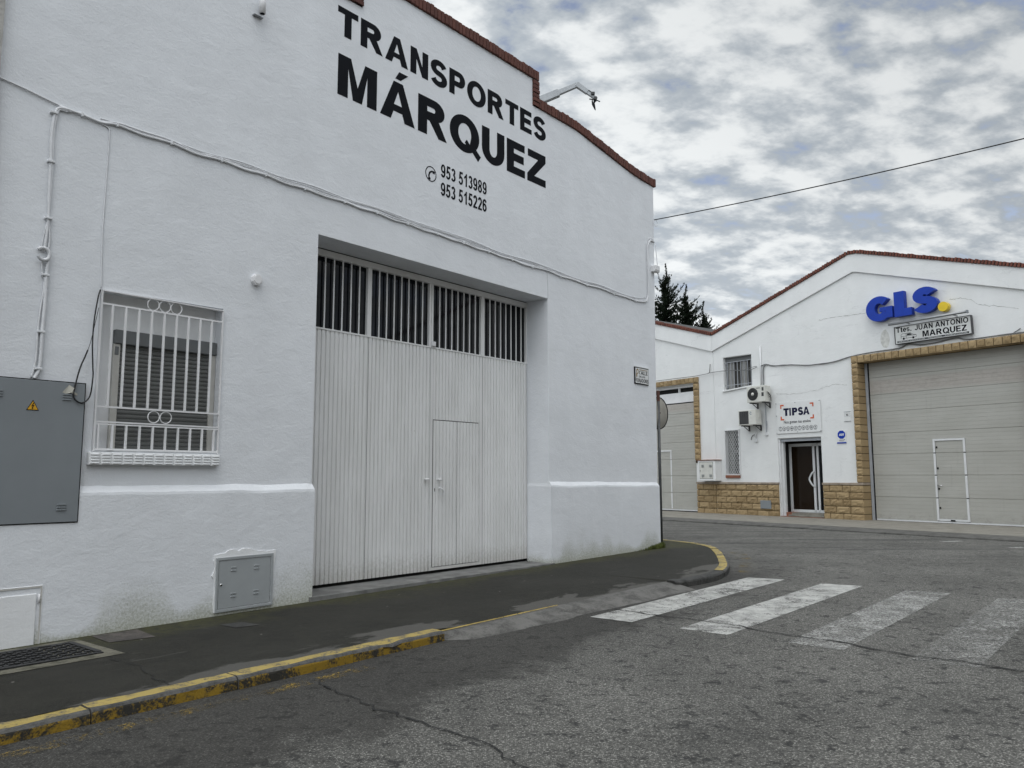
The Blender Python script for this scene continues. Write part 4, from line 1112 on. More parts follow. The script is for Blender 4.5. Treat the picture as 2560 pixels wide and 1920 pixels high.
def split_block(mb, v0, v1, z0, z1, d, rnd, amp=.022, nx=7, nz=4, gap=.0085, y1=.02):
    """one rock-faced block: pitched edges and a lumpy bulging face"""
    v0 += gap; v1 -= gap; z0 += gap; z1 -= gap; sd = rnd.random() * 100; vs = []
    for j in range(nz + 1):
        for i in range(nx + 1):
            a, b = i / nx, j / nz; edge = min(1, min(a, 1 - a) * (v1 - v0) / .045, min(b, 1 - b) * (z1 - z0) / .045)
            x, z = v0 + (v1 - v0) * a, z0 + (z1 - z0) * b
            bul = edge * (.014 + amp * (mnoise.noise(Vector((x * 9, z * 11, sd))) + .6 * mnoise.noise(Vector((x * 23, z * 27, sd)))))
            vs.append((x, d - bul, z))
    n = nx + 1; fs = [(j * n + i, j * n + i + 1, (j + 1) * n + i + 1, (j + 1) * n + i) for j in range(nz) for i in range(nx)]
    k = len(vs)
    rim = [i for i in range(n)] + [j * n + nx for j in range(1, nz + 1)] + [nz * n + i for i in range(nx - 1, -1, -1)] + [j * n for j in range(nz - 1, 0, -1)]
    vs += [(vs[i][0], y1, vs[i][2]) for i in rim]; m = len(rim)
    fs += [(rim[(i + 1) % m], rim[i], k + i, k + (i + 1) % m) for i in range(m)]
    mb.add(vs, fs)


def plinth_blocks(mb, v0, v1, zs, d, rnd, ln=.41, off=0.0):
    for r, (z0, z1) in enumerate(zip(zs, zs[1:])):
        x = v0 - (ln * (.5 if r % 2 else .0) + off) % ln
        while x < v1 - .02:
            a, b = max(x, v0), min(x + ln, v1)
            if b - a > .06: split_block(mb, a, b, z0, z1, d, rnd)
            x += ln


ZC = [-.02, .19, .395, .60, .80, .995]
def plinth_part(th, v0, v1, off=0):
    rnd = random.Random(int(v0 * 10)); mb = MB(); plinth_blocks(mb, v0, v1, ZC, -.04, rnd, off=off)
    p = th.part('stone_plinth', mb, M_STONE)
    j = MB(); j.box(v0 + .014, v1 - .014, -.014, .01, -.3, .998); th.part('joint', j, M_STONEJ, parent=p)
    c = MB(); c.box(v0 - .01, v1 + .004, -.062, .01, .998, 1.062); th.part('plinth_cap', c, M_CAPST, parent=p, bevel=.006)
    return p


plinth_part(rw, VAL, -15.315); plinth_part(rw, -13.80, -12.895, .2)
# stone surround of the wide door
rnd = random.Random(31)
mb = MB(); z = -.02; i = 0
for z0, z1 in zip(ZC, ZC[1:]): split_block(mb, -12.89, -12.50, z0, z1, -.105, rnd, y1=.33)
sp_ = rw.part('stone_surround', mb, M_STONE)
mb = MB(); z = 1.068
while z < 4.40: split_block(mb, -12.69, -12.492, z, min(z + .202, 4.435), -.09, rnd, nx=5, y1=.33); z += .202
rw.part('stone_surround', mb, M_STONE, parent=None)
mb = MB(); z = -.02
while z < 4.40: split_block(mb, -8.215, -7.95, z, min(z + .202, 4.435), -.09, rnd, nx=5, y1=.33); z += .202
rw.part('stone_surround', mb, M_STONE)
mb = MB(); x = -12.69
while x < -7.96: split_block(mb, x, min(x + .2005, -7.95), 4.437, 4.645, -.09, rnd, nx=5, y1=.33); x += .2005
rw.part('stone_lintel', mb, M_STONE)
mb = MB(); mb.box(-12.875, -12.516, -.085, .32, -.3, 1.0); mb.box(-12.675, -12.512, -.065, .32, 1.0, 4.63); mb.box(-12.67, -7.965, -.066, .32, 4.457, 4.63); mb.box(-8.19, -7.965, -.065, .32, -.3, 4.456)
rw.part('joint', mb, M_STONEJ, parent=sp_)
mb = MB(); mb.box(-12.90, -12.493, -.125, .32, .998, 1.064); rw.part('plinth_cap', mb, M_CAPST, parent=sp_, bevel=.006)


def sectional_mat():
    m, t, p, tc = new_mat('sectional_door_beige')
    st = noi(t, vmul(t, tc, (.35, 1, 1)), 2.4, 6, .65); fi = noi(t, vmul(t, tc, (.6, 1, 1)), 11, 7, .75, .6)
    sx = nd(t, 'ShaderNodeSeparateXYZ', {0: tc}); z = sx.outputs[2]
    c = mix(t, ramp(t, st, .3, .7), (.375, .37, .34), (.42, .415, .385))
    band = mth(t, 'MULTIPLY', ramp(t, z, 3.50, 3.62), ramp(t, z, 3.98, 3.86))      # paint peeling off one section
    pk = mth(t, 'MULTIPLY', band, ramp(t, fi, .38, .60))
    c = mix(t, mth(t, 'MULTIPLY', band, .45), c, (.33, .28, .25)); c = mix(t, mth(t, 'MULTIPLY', pk, .55), c, (.46, .43, .40))
    dr = ramp(t, noi(t, vmul(t, tc, (9, 1, .5)), 1.2, 5, .7), .56, .75)
    c = mix(t, mth(t, 'MULTIPLY', dr, .16), c, (.16, .15, .13))
    lowd = mth(t, 'MULTIPLY', ramp(t, z, .38, .10), ramp(t, fi, .45, .7)); c = mix(t, mth(t, 'MULTIPLY', lowd, .45), c, (.18, .17, .15))
    t.links.new(c, p.inputs['Base Color']); p.inputs['Roughness'].default_value = .5
    t.links.new(nd(t, 'ShaderNodeBump', {'Height': mth(t, 'ADD', st, mth(t, 'MULTIPLY', fi, .2)), 'Strength': .35, 'Distance': .012}).outputs[0], p.inputs['Normal'])
    return m


M_SECT = sectional_mat()


def sectional(mb, v0, v1, joints, d):
    """overhead door: sections with fine horizontal ribs and a groove at each joint"""
    row = []
    for z0, z1 in zip(joints, joints[1:]):
        row += [(z0, .014), (z0 + .004, .014), (z0 + .010, 0)]
        n = max(2, round((z1 - z0) / .098)); h = (z1 - z0) / n
        for i in range(1, n): zz_ = z0 + i * h; row += [(zz_ - .006, 0), (zz_, .0045), (zz_ + .006, 0)]
        row += [(z1 - .006, 0)]
    row.append((joints[-1], .014)); m = len(row)
    return mb.add([(v0, d + y, z) for z, y in row] + [(v1, d + y, z) for z, y in row], [(i, m + i, m + i + 1, i + 1) for i in range(m - 1)])


JR = [.07, .678, 1.27, 1.85, 2.436, 3.03, 3.52, 4.01, 4.44]
mb = MB(); sectional(mb, -12.385, -10.712, JR, .30); sectional(mb, -9.888, -8.24, JR, .30); sectional(mb, -10.712, -9.888, [2.215, 2.436, 3.03, 3.52, 4.01, 4.44], .30)
sd_ = rw.part('overhead_door', mb, M_SECT)
mb = MB(); mb.box(-12.49, -8.2, .335, .36, -.2, 4.46); rw.part('door_gap', mb, M_DARK, parent=sd_)
mb = MB(); mb.box(-12.495, -12.425, .262, .34, -.05, 4.436); rw.part('guide_rail', mb, M_GALU, parent=sd_, bevel=.004)
mb = MB(); mb.box(-12.425, -12.384, .30, .335, -.05, 4.44); rw.part('seal', mb, M_DARK, parent=sd_)
mb = MB(); mb.box(-12.38, -8.24, .285, .33, .035, .072); rw.part('bottom_rail', mb, M_ALU, parent=sd_, bevel=.004)
mb = MB(); sectional(mb, -10.65, -9.95, [.13, .678, 1.27, 1.85, 2.165], .298); wk = rw.part('wicket_door', mb, M_SECT, parent=sd_)
mb = MB()
for z0, z1 in ((.09, .665), (.69, 1.258), (1.282, 1.838), (1.862, 2.215)):
    for x in (-10.710, -9.945): mb.box(x, x + .055, .278, .325, z0, z1)
mb.box(-10.710, -9.89, .276, .325, 2.165, 2.217); mb.box(-10.66, -9.94, .282, .325, .085, .135)
rw.part('wicket_frame', mb, M_ALU, parent=sd_, bevel=.005)
mb = MB(); mb.sm = True; mb.tube([(-10.62, .29, 1.005), (-10.62, .24, 1.005)], .014, 8); mb.tube([(-10.63, .245, 1.005), (-10.50, .245, 1.0)], .013, 8); rw.part('handle', mb, M_CHROME, parent=sd_)
for z in (2.0, 1.45, .915, .42):
    mb = MB(); mb.box(-10.64, -10.60, .284, .31, z - .025, z + .025); rw.part('lock', mb, M_DARK, parent=sd_, bevel=.004)
mb = MB(); mb.box(-10.36, -10.25, .27, .30, .09, .125); rw.part('floor_bolt', mb, M_DARK, parent=sd_)

M_DGLASS, _t, _p, _ = new_mat('brown_tinted_glass'); _p.inputs['Base Color'].default_value = (.017, .011, .007, 1); _p.inputs['Roughness'].default_value = .05; _p.inputs['Specular IOR Level'].default_value = .25
# entrance: recessed glazed door behind a raised roller shutter
D = .5
mb = MB(); mb.box(-15.30, -15.25, .02, .10, 0.02, 2.39); mb.box(-15.27, -15.19, .10, .20, .02, 2.36); ent = rw.part('entrance', mb, M_ALU, bevel=.004)
mb = MB(); mb.box(-15.305, -15.285, .20, D + .1, .0, 2.4); mb.box(-15.4, -13.7, D + .1, D + .12, -.2, 2.6); mb.box(-15.32, -13.8, .20, D + .1, 2.335, 2.5); rw.part('lining', mb, M_INT, parent=ent)
mb = MB(); mb.box(-15.28, -13.83, .06, .13, 2.325, 2.40); mb.box(-15.28, -13.83, .055, .135, 2.305, 2.328)
rs = rw.part('roller_shutter', mb, M_GALU, parent=ent, bevel=.005)
mb = MB()
for x in (-15.275, -14.45, -14.31): mb.box(x, x + (.085 if x < -15 else .07), D - .02, D + .03, .155, 2.25)
mb.box(-15.19, -13.83, D - .02, D + .03, 2.16, 2.25); mb.box(-15.19, -13.83, D - .02, D + .03, .155, .235)
rw.part('door_frame', mb, M_ALU, parent=ent, bevel=.004)
mb = MB(); mb.box(-15.19, -14.45, D, D + .01, .235, 2.16); rw.part('door_glass', mb, M_DGLASS, parent=ent)
mb = MB(); mb.box(-14.24, -13.83, D, D + .01, .235, 2.16); rw.part('side_glass', mb, M_GLASS, parent=ent)
mb = MB(); mb.sm = True; mb.tube(curve([(-14.40, D - .03, 1.40), (-14.46, D - .07, 1.33), (-14.535, D - .085, 1.19), (-14.53, D - .085, 1.12), (-14.46, D - .07, .99), (-14.40, D - .03, .93)], 6), .026, 10); rw.part('door_handle', mb, M_ALU, parent=ent)
mb = MB(); mb.box(-15.3, -13.83, -.02, D + .1, .0, .045); mb.box(-15.3, -15.0, .12, D, .045, .155); rw.part('threshold', mb, M_BROWN, parent=ent)
mb = MB(); mb.box(-15.0, -13.83, .12, D, .046, .15); mb.box(-15.02, -13.83, -.015, .12, .046, .09); rw.part('step', mb, M_RWALK, parent=ent, bevel=.006)

# two windows
w1 = MB(); w1.box(-17.36, -16.18, .20, .25, 4.0, 5.2)
wn = rw.part('window', w1, plain('dim_room', (.055, .055, .052), .9))
mb = MB(); mb.box(-17.35, -16.19, .13, .18, 5.01, 5.19); mb.box(-17.35, -16.19, .16, .19, 4.05, 4.12); mb.box(-17.35, -17.27, .16, .19, 4.05, 5.05); mb.box(-16.27, -16.19, .16, .19, 4.05, 5.05)
rw.part('frame', mb, M_SHUTBOX, parent=wn)
for a, b in ((-17.28, -17.02), (-16.72, -16.52)):
    mb = MB(); mb.sm = True; n = 14; row = [(a + (b - a) * i / n, .17 + .014 * math.sin(i * 1.9)) for i in range(n + 1)]
    mb.add([(x, y, 4.1) for x, y in row] + [(x, y, 5.02) for x, y in row], [(i, i + 1, n + 2 + i, n + 1 + i) for i in range(n)]); rw.part('curtain', mb, plain('curtain_grey', (.30, .30, .29), .9), parent=wn)
mb = MB()
for i in range(8): x = -17.22 + i * .137; mb.box(x - .008, x + .008, .06, .076, 4.16, 5.02)
mb.box(-17.34, -16.2, .058, .078, 4.24, 4.256); mb.box(-17.34, -16.2, .058, .078, 5.0, 5.016); rw.part('window_bars', mb, M_GALU, parent=wn)
mb = MB(); mb.prism([(-17.37, 4.03), (-16.18, 4.11), (-16.18, 4.16), (-17.37, 4.075)], -.05, .2); rw.part('window_sill', mb, M_WALLR, parent=wn, bevel=.008)
w2 = MB(); w2.box(-17.37, -16.75, .14, .2, 1.28, 2.77)
wn = rw.part('window', w2, M_INT)
mb = MB(); mb.box(-17.33, -17.08, .12, .15, 1.3, 2.75); mb.box(-17.08, -16.77, .12, .15, 2.02, 2.10); mb.box(-16.82, -16.77, .12, .15, 1.3, 2.75); rw.part('frame', mb, M_SHUT, parent=wn)
mb = MB()
for a, b, c, e in ((-17.362, -17.33, 1.29, 2.765), (-16.785, -16.753, 1.29, 2.765), (-17.362, -16.753, 1.285, 1.315), (-17.362, -16.753, 2.735, 2.768)): mb.box(a, b, -.035, .01, c, e)
fr_ = rw.part('grille_frame', mb, M_ALU, parent=wn, bevel=.004)
mb = MB(); stp = .088; hx = .036                       # expanded metal: zigzag strands
for i in range(9):
    for sgn_ in (1, -1):
        pts = []; x0 = -17.325 + i * .0675; z = 1.31; k_ = 0
        while z < 2.74: pts.append((x0 + sgn_ * (hx if k_ % 2 else 0) * .93, -.012 - .001 * sgn_, z)); z += .075; k_ += 1
        mb.tube(pts, .0055, 4, cap=False)
rw.part('mesh_grille', mb, M_ALU, parent=wn)
mb = MB(); mb.box(-17.345, -16.775, -.05, .14, 1.195, 1.284); rw.part('window_sill', mb, M_BROWN, parent=wn, bevel=.006)
# grey patch where plaster was repaired, ventilation plate in the plinth
mb = MB(); mb.prism([(-11.69 + (.13 + .03 * mnoise.noise(Vector((math.cos(a), math.sin(a), 3)))) * math.cos(a), 5.02 + (.25 + .05 * mnoise.noise(Vector((math.cos(a) * 2, math.sin(a) * 2, 3)))) * math.sin(a)) for a in [i * math.pi / 16 for i in range(32)]], -.006, .01); rw.part('plaster_patch', mb, plain('bare_plaster', (.58, .58, .555), .95, var=.16, scale=9), bevel=.004)
mb = MB(); mb.box(-15.99, -15.60, -.075, -.03, .245, .50); rw.part('vent_plate', mb, M_GREY, bevel=.006)

def wall_crack(pts, w_, seed):
    c = curve([(a, 0, b) for a, b in pts], 10); mb = MB(); prev = None; r_ = random.Random(seed)
    for i, p in enumerate(c):
        x, z = p.x, p.z + mnoise.noise(Vector((i * .5, seed, 0))) * .03; h = w_ * (.3 + r_.random())
        cur = ((x, -.0025, z - h), (x, -.0025, z + h))
        if prev: mb.add([prev[0], cur[0], cur[1], prev[1]], [(0, 1, 2, 3)])
        prev = cur
    return mb


M_HAIR = plain('hairline_crack', (.36, .36, .35), .9)
rw.part('crack', wall_crack([(-13.7, 5.86), (-13.3, 5.88), (-12.65, 5.85), (-12.2, 5.83)], .007, 1), M_HAIR)
rw.part('crack', wall_crack([(-9.9, 5.79), (-9.6, 5.77), (-9.35, 5.67), (-9.18, 5.53), (-8.7, 5.40), (-8.3, 5.27)], .006, 5), M_HAIR)
rw.part('crack', wall_crack([(-15.3, 3.80), (-14.6, 3.74), (-13.9, 3.79), (-13.3, 3.90), (-12.9, 3.84)], .005, 8), M_HAIR)
# left-hand unit, mostly hidden by the near warehouse
rl = Thing('low_warehouse', 'white warehouse unit with stone framed door beside the taller gabled one', 'building', FR, (-20.5, 0, 0))
TOPL = [(VAL, 5.99), (-23.0, 7.64), (-28.2, 6.0)]
mb = MB(); mb.prism([(-28.2, -.3), (-22.9, -.3), (-22.9, 4.46), (-18.63, 4.46), (-18.63, -.3), (VAL - .002, -.3), (VAL - .002, 5.99)] + TOPL[1:], 0, .5); rl.part('wall', mb, M_WALLR, bevel=.02)
mb = MB(); mb.prism([(-28.2, 5.45), (-23.0, 7.08), (VAL - .002, 5.455), (VAL - .002, 5.99)] + TOPL[1:], -.055, .01); rl.part('parapet', mb, M_WALLR)
b, m = coping([(-28.2, 6.0), (-23.0, 7.63), (VAL - .02, 6.0)], -.10, .42, .105, rnd, pitch=.085, gap=.026, jit=.012)
cl_ = rl.part('coping', b, M_BRICKR, bevel=.006, seg=1); rl.part('mortar', m, M_MORTAR, parent=cl_)
mb = MB(); mb.add([(-28.2, .45, 6.05), (-23, .45, 7.70), (-23, 22, 7.70), (-28.2, 22, 6.05), (VAL, .45, 6.03), (VAL, 22, 6.03)], [(0, 1, 2, 3), (1, 4, 5, 2)]); rl.part('roof', mb, M_ROOF)
mb = MB(); z = 1.80
while z < 4.44: split_block(mb, -18.63, -18.40, z, min(z + .202, 4.46), -.06, rnd, nx=5, y1=.15); z += .202
ssL = rl.part('stone_surround', mb, M_STONE)
mb = MB(); x = -18.405
while x > -23: split_block(mb, x - .2, x, 4.462, 4.66, -.06, rnd, nx=5, y1=.15); x -= .2
rl.part('stone_lintel', mb, M_STONE)
mb = MB(); mb.box(-18.615, -18.415, -.035, .14, 1.7, 4.645); mb.box(-23, -18.415, -.036, .14, 4.478, 4.645); rl.part('joint', mb, M_STONEJ, parent=ssL)
plinth_part(rl, -18.60, VAL - .004, .1)
mb = MB(); JL = [.10, .68, 1.27, 1.85, 2.44, 3.03, 3.45, 3.81]; sectional(mb, -22.9, -19.93, JL, .14); sectional(mb, -19.93, -18.635, JL, .14)
dl = rl.part('overhead_door', mb, M_SECT)
mb = MB(); mb.box(-22.9, -18.63, .12, .2, 3.845, 4.20); mb.box(-22.9, -18.63, .12, .2, 4.36, 4.46); mb.box(-19.47, -19.42, .12, .2, 4.2, 4.36); rl.part('door_header', mb, M_PAINT, parent=dl)
mb = MB(); mb.box(-22.9, -18.63, .19, .22, -.1, 4.46); mb.box(-22.9, -18.63, .15, .19, 3.81, 3.845); rl.part('door_gap', mb, M_DARK, parent=dl)
mb = MB(); mb.box(-20.9, -19.89, .12, .16, 2.13, 2.18)
for z0, z1 in ((.12, .665), (.69, 1.258), (1.282, 1.838), (1.862, 2.15)): mb.box(-19.94, -19.885, .12, .16, z0, z1)
rl.part('wicket_frame', mb, M_ALU, parent=dl, bevel=.005)
mb = MB(); mb.box(-22.9, -18.64, .12, .16, .06, .10); rl.part('bottom_rail', mb, M_ALU, parent=dl)

# ------------------------------------------------------------------ fittings on the far facade
def aircon(label, v0, v1, z0, z1, yf, yb, kind):
    a = Thing('air_conditioner', label, 'air conditioner', FR, ((v0 + v1) / 2, 0, z0), 'air conditioning units beside the far window')
    mb = MB(); mb.box(v0, v1, yf, yb, z0, z1); a.part('casing', mb, M_ACW, bevel=.014, seg=3)
    cz = (z0 + z1) / 2
    if kind == 1:
        c = (v0 + .235, cz); mb = MB(); mb.sm = False; mb.disc(c, .195, yf - .004, yf + .004, 36); a.part('fan_opening', mb, M_ACG)
        mb = MB(); mb.sm = True
        for k_ in range(7): mb.ring(c, .06 + k_ * .0225, .0032, yf - .012, 32, 4)
        for k_ in range(10):
            an = k_ * math.pi / 5; mb.tube([(c[0] + .05 * math.cos(an), yf - .012, c[1] + .05 * math.sin(an)), (c[0] + .195 * math.cos(an + .25), yf - .008, c[1] + .195 * math.sin(an + .25))], .004, 4)
        a.part('fan_grille', mb, M_ACG)
        mb = MB(); mb.sm = True; mb.disc(c, .052, yf - .020, yf - .004, 20); a.part('hub', mb, M_ACW)
        mb = MB(); mb.box(v1 - .30, v1 - .17, yf - .003, yf + .01, z1 - .085, z1 - .065); a.part('badge', mb, M_LETTER)
        mb = MB(); mb.box(v1 - .10, v1 - .03, yf - .003, yf + .01, z1 - .17, z1 - .06); mb.box(v1 - .115, v1 - .03, yf - .002, yf + .01, z1 - .34, z1 - .22); a.part('access_cover', mb, M_ACG if kind else M_ACW)
        mb = MB(); mb.sm = True
        for q in range(4): mb.tube(curve([(v1 - .005, yf + .13 + q * .03, cz + .05 - q * .05), (v1 + .05, yf + .14 + q * .03, cz + .02 - q * .03), (v1 + .07, yf + .2, cz - .1), (v1 + .03, yb - .03, cz - .16 - q * .02)], 5), .012, 6)
        a.part('pipe', mb, M_ACG)
    else:
        mb = MB(); mb.box(v0 + .035, v0 + .40, yf - .004, yf + .01, z0 + .03, z1 - .03); a.part('fan_opening', mb, M_ACG, bevel=.012)
        mb = MB()
        for k_ in range(12): zk = z0 + .055 + k_ * (z1 - z0 - .10) / 11; mb.box(v0 + .045, v0 + .39, yf - .012, yf - .003, zk - .0045, zk + .0045)
        for k_ in range(5): xk = v0 + .06 + k_ * .08; mb.box(xk - .003, xk + .003, yf - .010, yf - .003, z0 + .04, z1 - .04)
        a.part('fan_grille', mb, plain('grille_plastic', (.09, .09, .09), .6))
        mb = MB(); c = (v0 + .485, z1 - .11); mb.prism(stroke(arc(c[0], c[1], .03, .04, 30, 330, 14), .014, .014), yf - .003, yf + .01); a.part('badge', mb, plain('badge_blue', (.10, .16, .25), .5))
        mb = MB(); mb.box(v1 - .002, v1 + .02, yf + .12, yf + .22, cz - .02, cz + .16); a.part('access_cover', mb, M_ACW, bevel=.006)
    for x in (v0 + .09, v1 - .12):
        mb = MB(); mb.box(x, x + .04, yf + .01, .0, z0 - .035, z0 - .003); mb.box(x, x + .04, -.03, .0, z0 - .18, z0 - .02)
        mb.prism([(x + .008, 0), (x + .03, 0), (x + .03, .02), (x + .008, .02)], -.02, -.01)if False else None
        mb.tube([(x + .02, yf + .12, z0 - .03), (x + .02, -.02, z0 - .17)], .012, 6); a.part('bracket', mb, M_ACG)
    return a


aircon('upper air conditioner with round fan grille, right of the far barred window', -16.105, -15.43, 3.555, 4.065, -.40, -.10, 1)
aircon('lower air conditioner with square dark grille, below the round fan unit', -16.463, -15.80, 2.857, 3.33, -.40, -.10, 2)

# courier banner over the entrance
tp = Thing('courier_sign', 'white sign with navy lettering and orange corner marks above the entrance', 'sign', FR, (-14.54, 0, 2.55))
mb = MB(); mb.prism([(-15.325, 2.548), (-13.762, 2.556), (-13.762, 3.498), (-15.318, 3.505)], -.028, -.014); tp.part('board', mb, M_SIGNW, bevel=.002)
mb = MB()
for ch, a, b, w_ in (('T', 0, .212, .31), ('I', .232, .292, .31), ('P', .335, .545, .33), ('S', .566, .762, .31), ('A', .762, 1.0, .30)):
    text(mb, ch, -15.04 + .905 * a, -15.04 + .905 * b, 3.085, .235, -.031, .01, w=w_, t=.25)
tp.part('lettering', mb, M_NAVY)
for x, z, sx_, sz in ((-15.15, 3.435, 1, -1), (-13.99, 3.435, -1, -1), (-15.15, 2.955, 1, 1), (-13.99, 2.955, -1, 1)):
    q = [(x, z), (x + .125 * sx_, z), (x + .125 * sx_, z + .042 * sz), (x + .042 * sx_, z + .042 * sz), (x + .042 * sx_, z + .12 * sz), (x, z + .12 * sz)]
    if sx_ * sz < 0: q = q[::-1]
    mb = MB(); mb.prism(q, -.031, -.02); tp.part('corner_mark', mb, M_ORANGE)
tp.part('slogan', small_text('Nos gustan tus envíos', -15.04, -14.11, 2.855, .085, -.0300, .016), M_LETTER)
mb = MB(); mk = MB()
for i in range(10):
    c = (-15.17 + i * .1345, 2.70); mb.ring(c, .055, .0055, -.030, 20, 4)
    kk = i % 5
    if kk == 0: mk.prism(stroke(arc(c[0] + .012, c[1] + .012, .025, .03, 90, 250, 8), .012, .012), -.0305, -.025)
    elif kk == 1: mk.prism([(c[0] - .02, c[1] - .02), (c[0] + .02, c[1] - .02), (c[0] + .02, c[1] + .012), (c[0] - .02, c[1] + .012)], -.0305, -.025)
    elif kk == 2: mk.prism(arc(c[0], c[1], .022, .026, 0, 330, 10), -.0305, -.025, [arc(c[0], c[1], .012, .014, 0, -330, 10)])
    elif kk == 3: mk.prism([(c[0] - .03, c[1] - .018), (c[0] + .03, c[1] - .018), (c[0] + .03, c[1]), (c[0] + .01, c[1] + .016), (c[0] - .03, c[1] + .016)], -.0305, -.025)
    else: mk.prism([(c[0], c[1] - .03), (c[0] + .02, c[1] + .01), (c[0], c[1] + .026), (c[0] - .02, c[1] + .01)], -.0305, -.025)
    mb.box(c[0] - .035, c[0] + .035, -.0305, -.025, 2.626, 2.633)
tp.part('icon_row', mb, plain('icon_grey', (.05, .05, .06), .6)); tp.part('icon_symbols', mk, plain('symbol_grey', (.06, .06, .07), .6))
mb = MB()
for x, z in ((-15.30, 3.48), (-14.62, 3.475), (-13.79, 3.475), (-15.30, 3.10), (-15.30, 2.575), (-14.57, 2.585), (-13.78, 2.58)): mb.disc((x, z), .013, -.038, -.012, 10)
tp.part('bolts', mb, M_GREY)

# big blue letters with a yellow dot
gl = Thing('letter_sign', 'big raised blue letters with a round yellow dot high on the gable', 'sign', FR, (-11.0, 0, 5.5))
for ch, x0, x1, z0, h in (('G', -12.09, -11.33, 5.505, .675), ('L', -11.275, -10.80, 5.530, .69), ('S', -10.765, -10.115, 5.530, .665)):
    w_ = .42 if ch == 'L' else .34 if ch == 'G' else .37
    mb = text(MB(), ch, x0, x1, z0, h, -.20, .16, w=w_, t=.30); gl.part('letter', mb, M_BLUE, bevel=.006)
mb = MB(); mb.disc((-9.985, 5.60), .128, -.20, -.04, 40); gl.part('dot', mb, M_YDOT, bevel=.006)
mb = MB()
for x in (-11.7, -11.1, -10.4, -9.99): mb.tube([(x, -.06, 5.62), (x, .01, 5.62)], .012, 6)
gl.part('fixings', mb, M_METAL)

# old haulier's sign with a strip lamp above it
ts = Thing('haulier_sign', 'old weathered haulier sign with a drawn van, hung below the blue letters', 'sign', FR, (-10.345, 0, 4.8))
q = [(-11.343, 4.795), (-9.342, 4.803), (-9.350, 5.283), (-11.350, 5.272)]
cxs, czs = -10.345, 5.04
mb = MB(); mb.prism(q, -.135, -.03, [[(cxs + (a - cxs) * .984, czs + (b - czs) * .945) for a, b in q]]); ts.part('frame', mb, plain('sign_frame', (.05, .05, .055), .5), bevel=.004)
mb = MB(); mb.prism([(cxs + (a - cxs) * .983, czs + (b - czs) * .942) for a, b in q], -.118, -.04); ts.part('panel', mb, M_SIGNG)
mb = text(MB(), 'Ttes.', -11.295, -10.87, 5.110, .140, -.1205, .01, gap=.08, w=.22, t=.17); ts.part('lettering', mb, M_LETTER)
mb = text(MB(), 'JUAN ANTONIO', -10.79, -9.42, 5.105, .140, -.1205, .01, gap=.16, w=.22, t=.17); ts.part('lettering', mb, M_LETTER)
mb = text(MB(), 'MARQUEZ', -10.59, -9.47, 4.905, .155, -.1205, .01, gap=.12, w=.24, t=.18); ts.part('lettering', mb, M_LETTER)
mb = MB(); mb.box(-11.28, -9.42, -.1205, -.11, 4.832, 4.876); ts.part('strip', mb, M_LETTER)
ts.part('slogan', small_text('SERVICIO PROVINCIAL · NACIONAL · INTERNACIONAL', -11.25, -9.45, 4.842, .026, -.1215, .010), M_SIGNW)
ln = lambda *p: mb.prism(stroke(list(p), .008, .008), -.1208, -.11)
mb = MB(); VX, VZ = -11.17, 4.90
for pts in ([(0, .03), (0, .13), (.03, .16), (.25, .165), (.33, .11), (.41, .095), (.42, .04), (.36, .03)], [(.0, .09), (.40, .09)], [(.14, .16), (.14, .03)], [(.05, .03), (.30, .03)]):
    mb.prism(stroke([(VX + a, VZ + b) for a, b in pts], .008, .008), -.1208 - .0002 * len(mb.f) / 100, -.11)
mb.prism([(VX + .16, VZ + .105), (VX + .30, VZ + .105), (VX + .25, VZ + .15), (VX + .17, VZ + .15)], -.1215, -.11)
for x in (.07, .33): mb.prism(arc(VX + x, VZ + .025, .028, .032, 0, 340, 14), -.122, -.11)
ts.part('van_drawing', mb, M_LETTER)
tl_ = Thing('strip_lamp', 'grey tubular strip lamp on brackets along the top of the old haulier sign', 'lamp', FR, (-10.4, 0, 5.3))
mb = MB(); mb.sm = True; mb.tube([(-11.44, -.23, 5.345), (-9.37, -.23, 5.36)], .034, 12); tl_.part('tube', mb, M_METAL)
for x in (-11.0, -9.75):
    mb = MB(); mb.box(x, x + .03, -.23, .0, 5.325, 5.345); mb.sm = False; tl_.part('bracket', mb, M_METAL)
mb = MB(); mb.disc((5.36, 0), .001, 0, 0, 3) if False else mb.box(-9.40, -9.36, -.27, -.19, 5.32, 5.40); tl_.part('end_cap', mb, M_GREY, bevel=.006)

ct = Thing('camera_notice', 'small white notice with a camera pictogram beside the stone door surround', 'notice', FR, (-12.925, 0, 2.807))
mb = MB(); mb.box(-13.027, -12.823, -.014, -.004, 2.808, 3.080); ct.part('panel', mb, M_SIGNW, bevel=.002)
mb = MB()
for a, b, c, e in ((-13.03, -12.82, 3.072, 3.085), (-13.03, -12.82, 2.803, 2.812), (-13.005, -12.845, 3.035, 3.039), (-13.005, -12.845, 2.940, 2.944), (-13.005, -13.001, 2.94, 3.039), (-12.849, -12.845, 2.94, 3.039)): mb.box(a, b, -.0165, -.006, c, e)
ct.part('lines', mb, M_GREY)
mb = MB(); mb.prism([(-12.965, 2.992), (-12.905, 2.965), (-12.885, 2.985), (-12.945, 3.015)], -.017, -.006); mb.prism([(-12.955, 2.968), (-12.935, 2.965), (-12.93, 2.985), (-12.95, 2.99)], -.0175, -.006); ct.part('camera_symbol', mb, M_LETTER)
ad = Thing('alarm_sign', 'white alarm company sign with a dark blue octagon left of the stone surround', 'sign', FR, (-13.14, 0, 2.177))
mb = MB(); mb.box(-13.292, -12.990, -.014, -.002, 2.177, 2.563); ad.part('panel', mb, M_SIGNW, bevel=.002)
mb = MB(); mb.prism(arc(-13.140, 2.432, .128, .126, 22.5, 337.5, 7), -.017, -.005); ad.part('octagon', mb, M_BLUE)
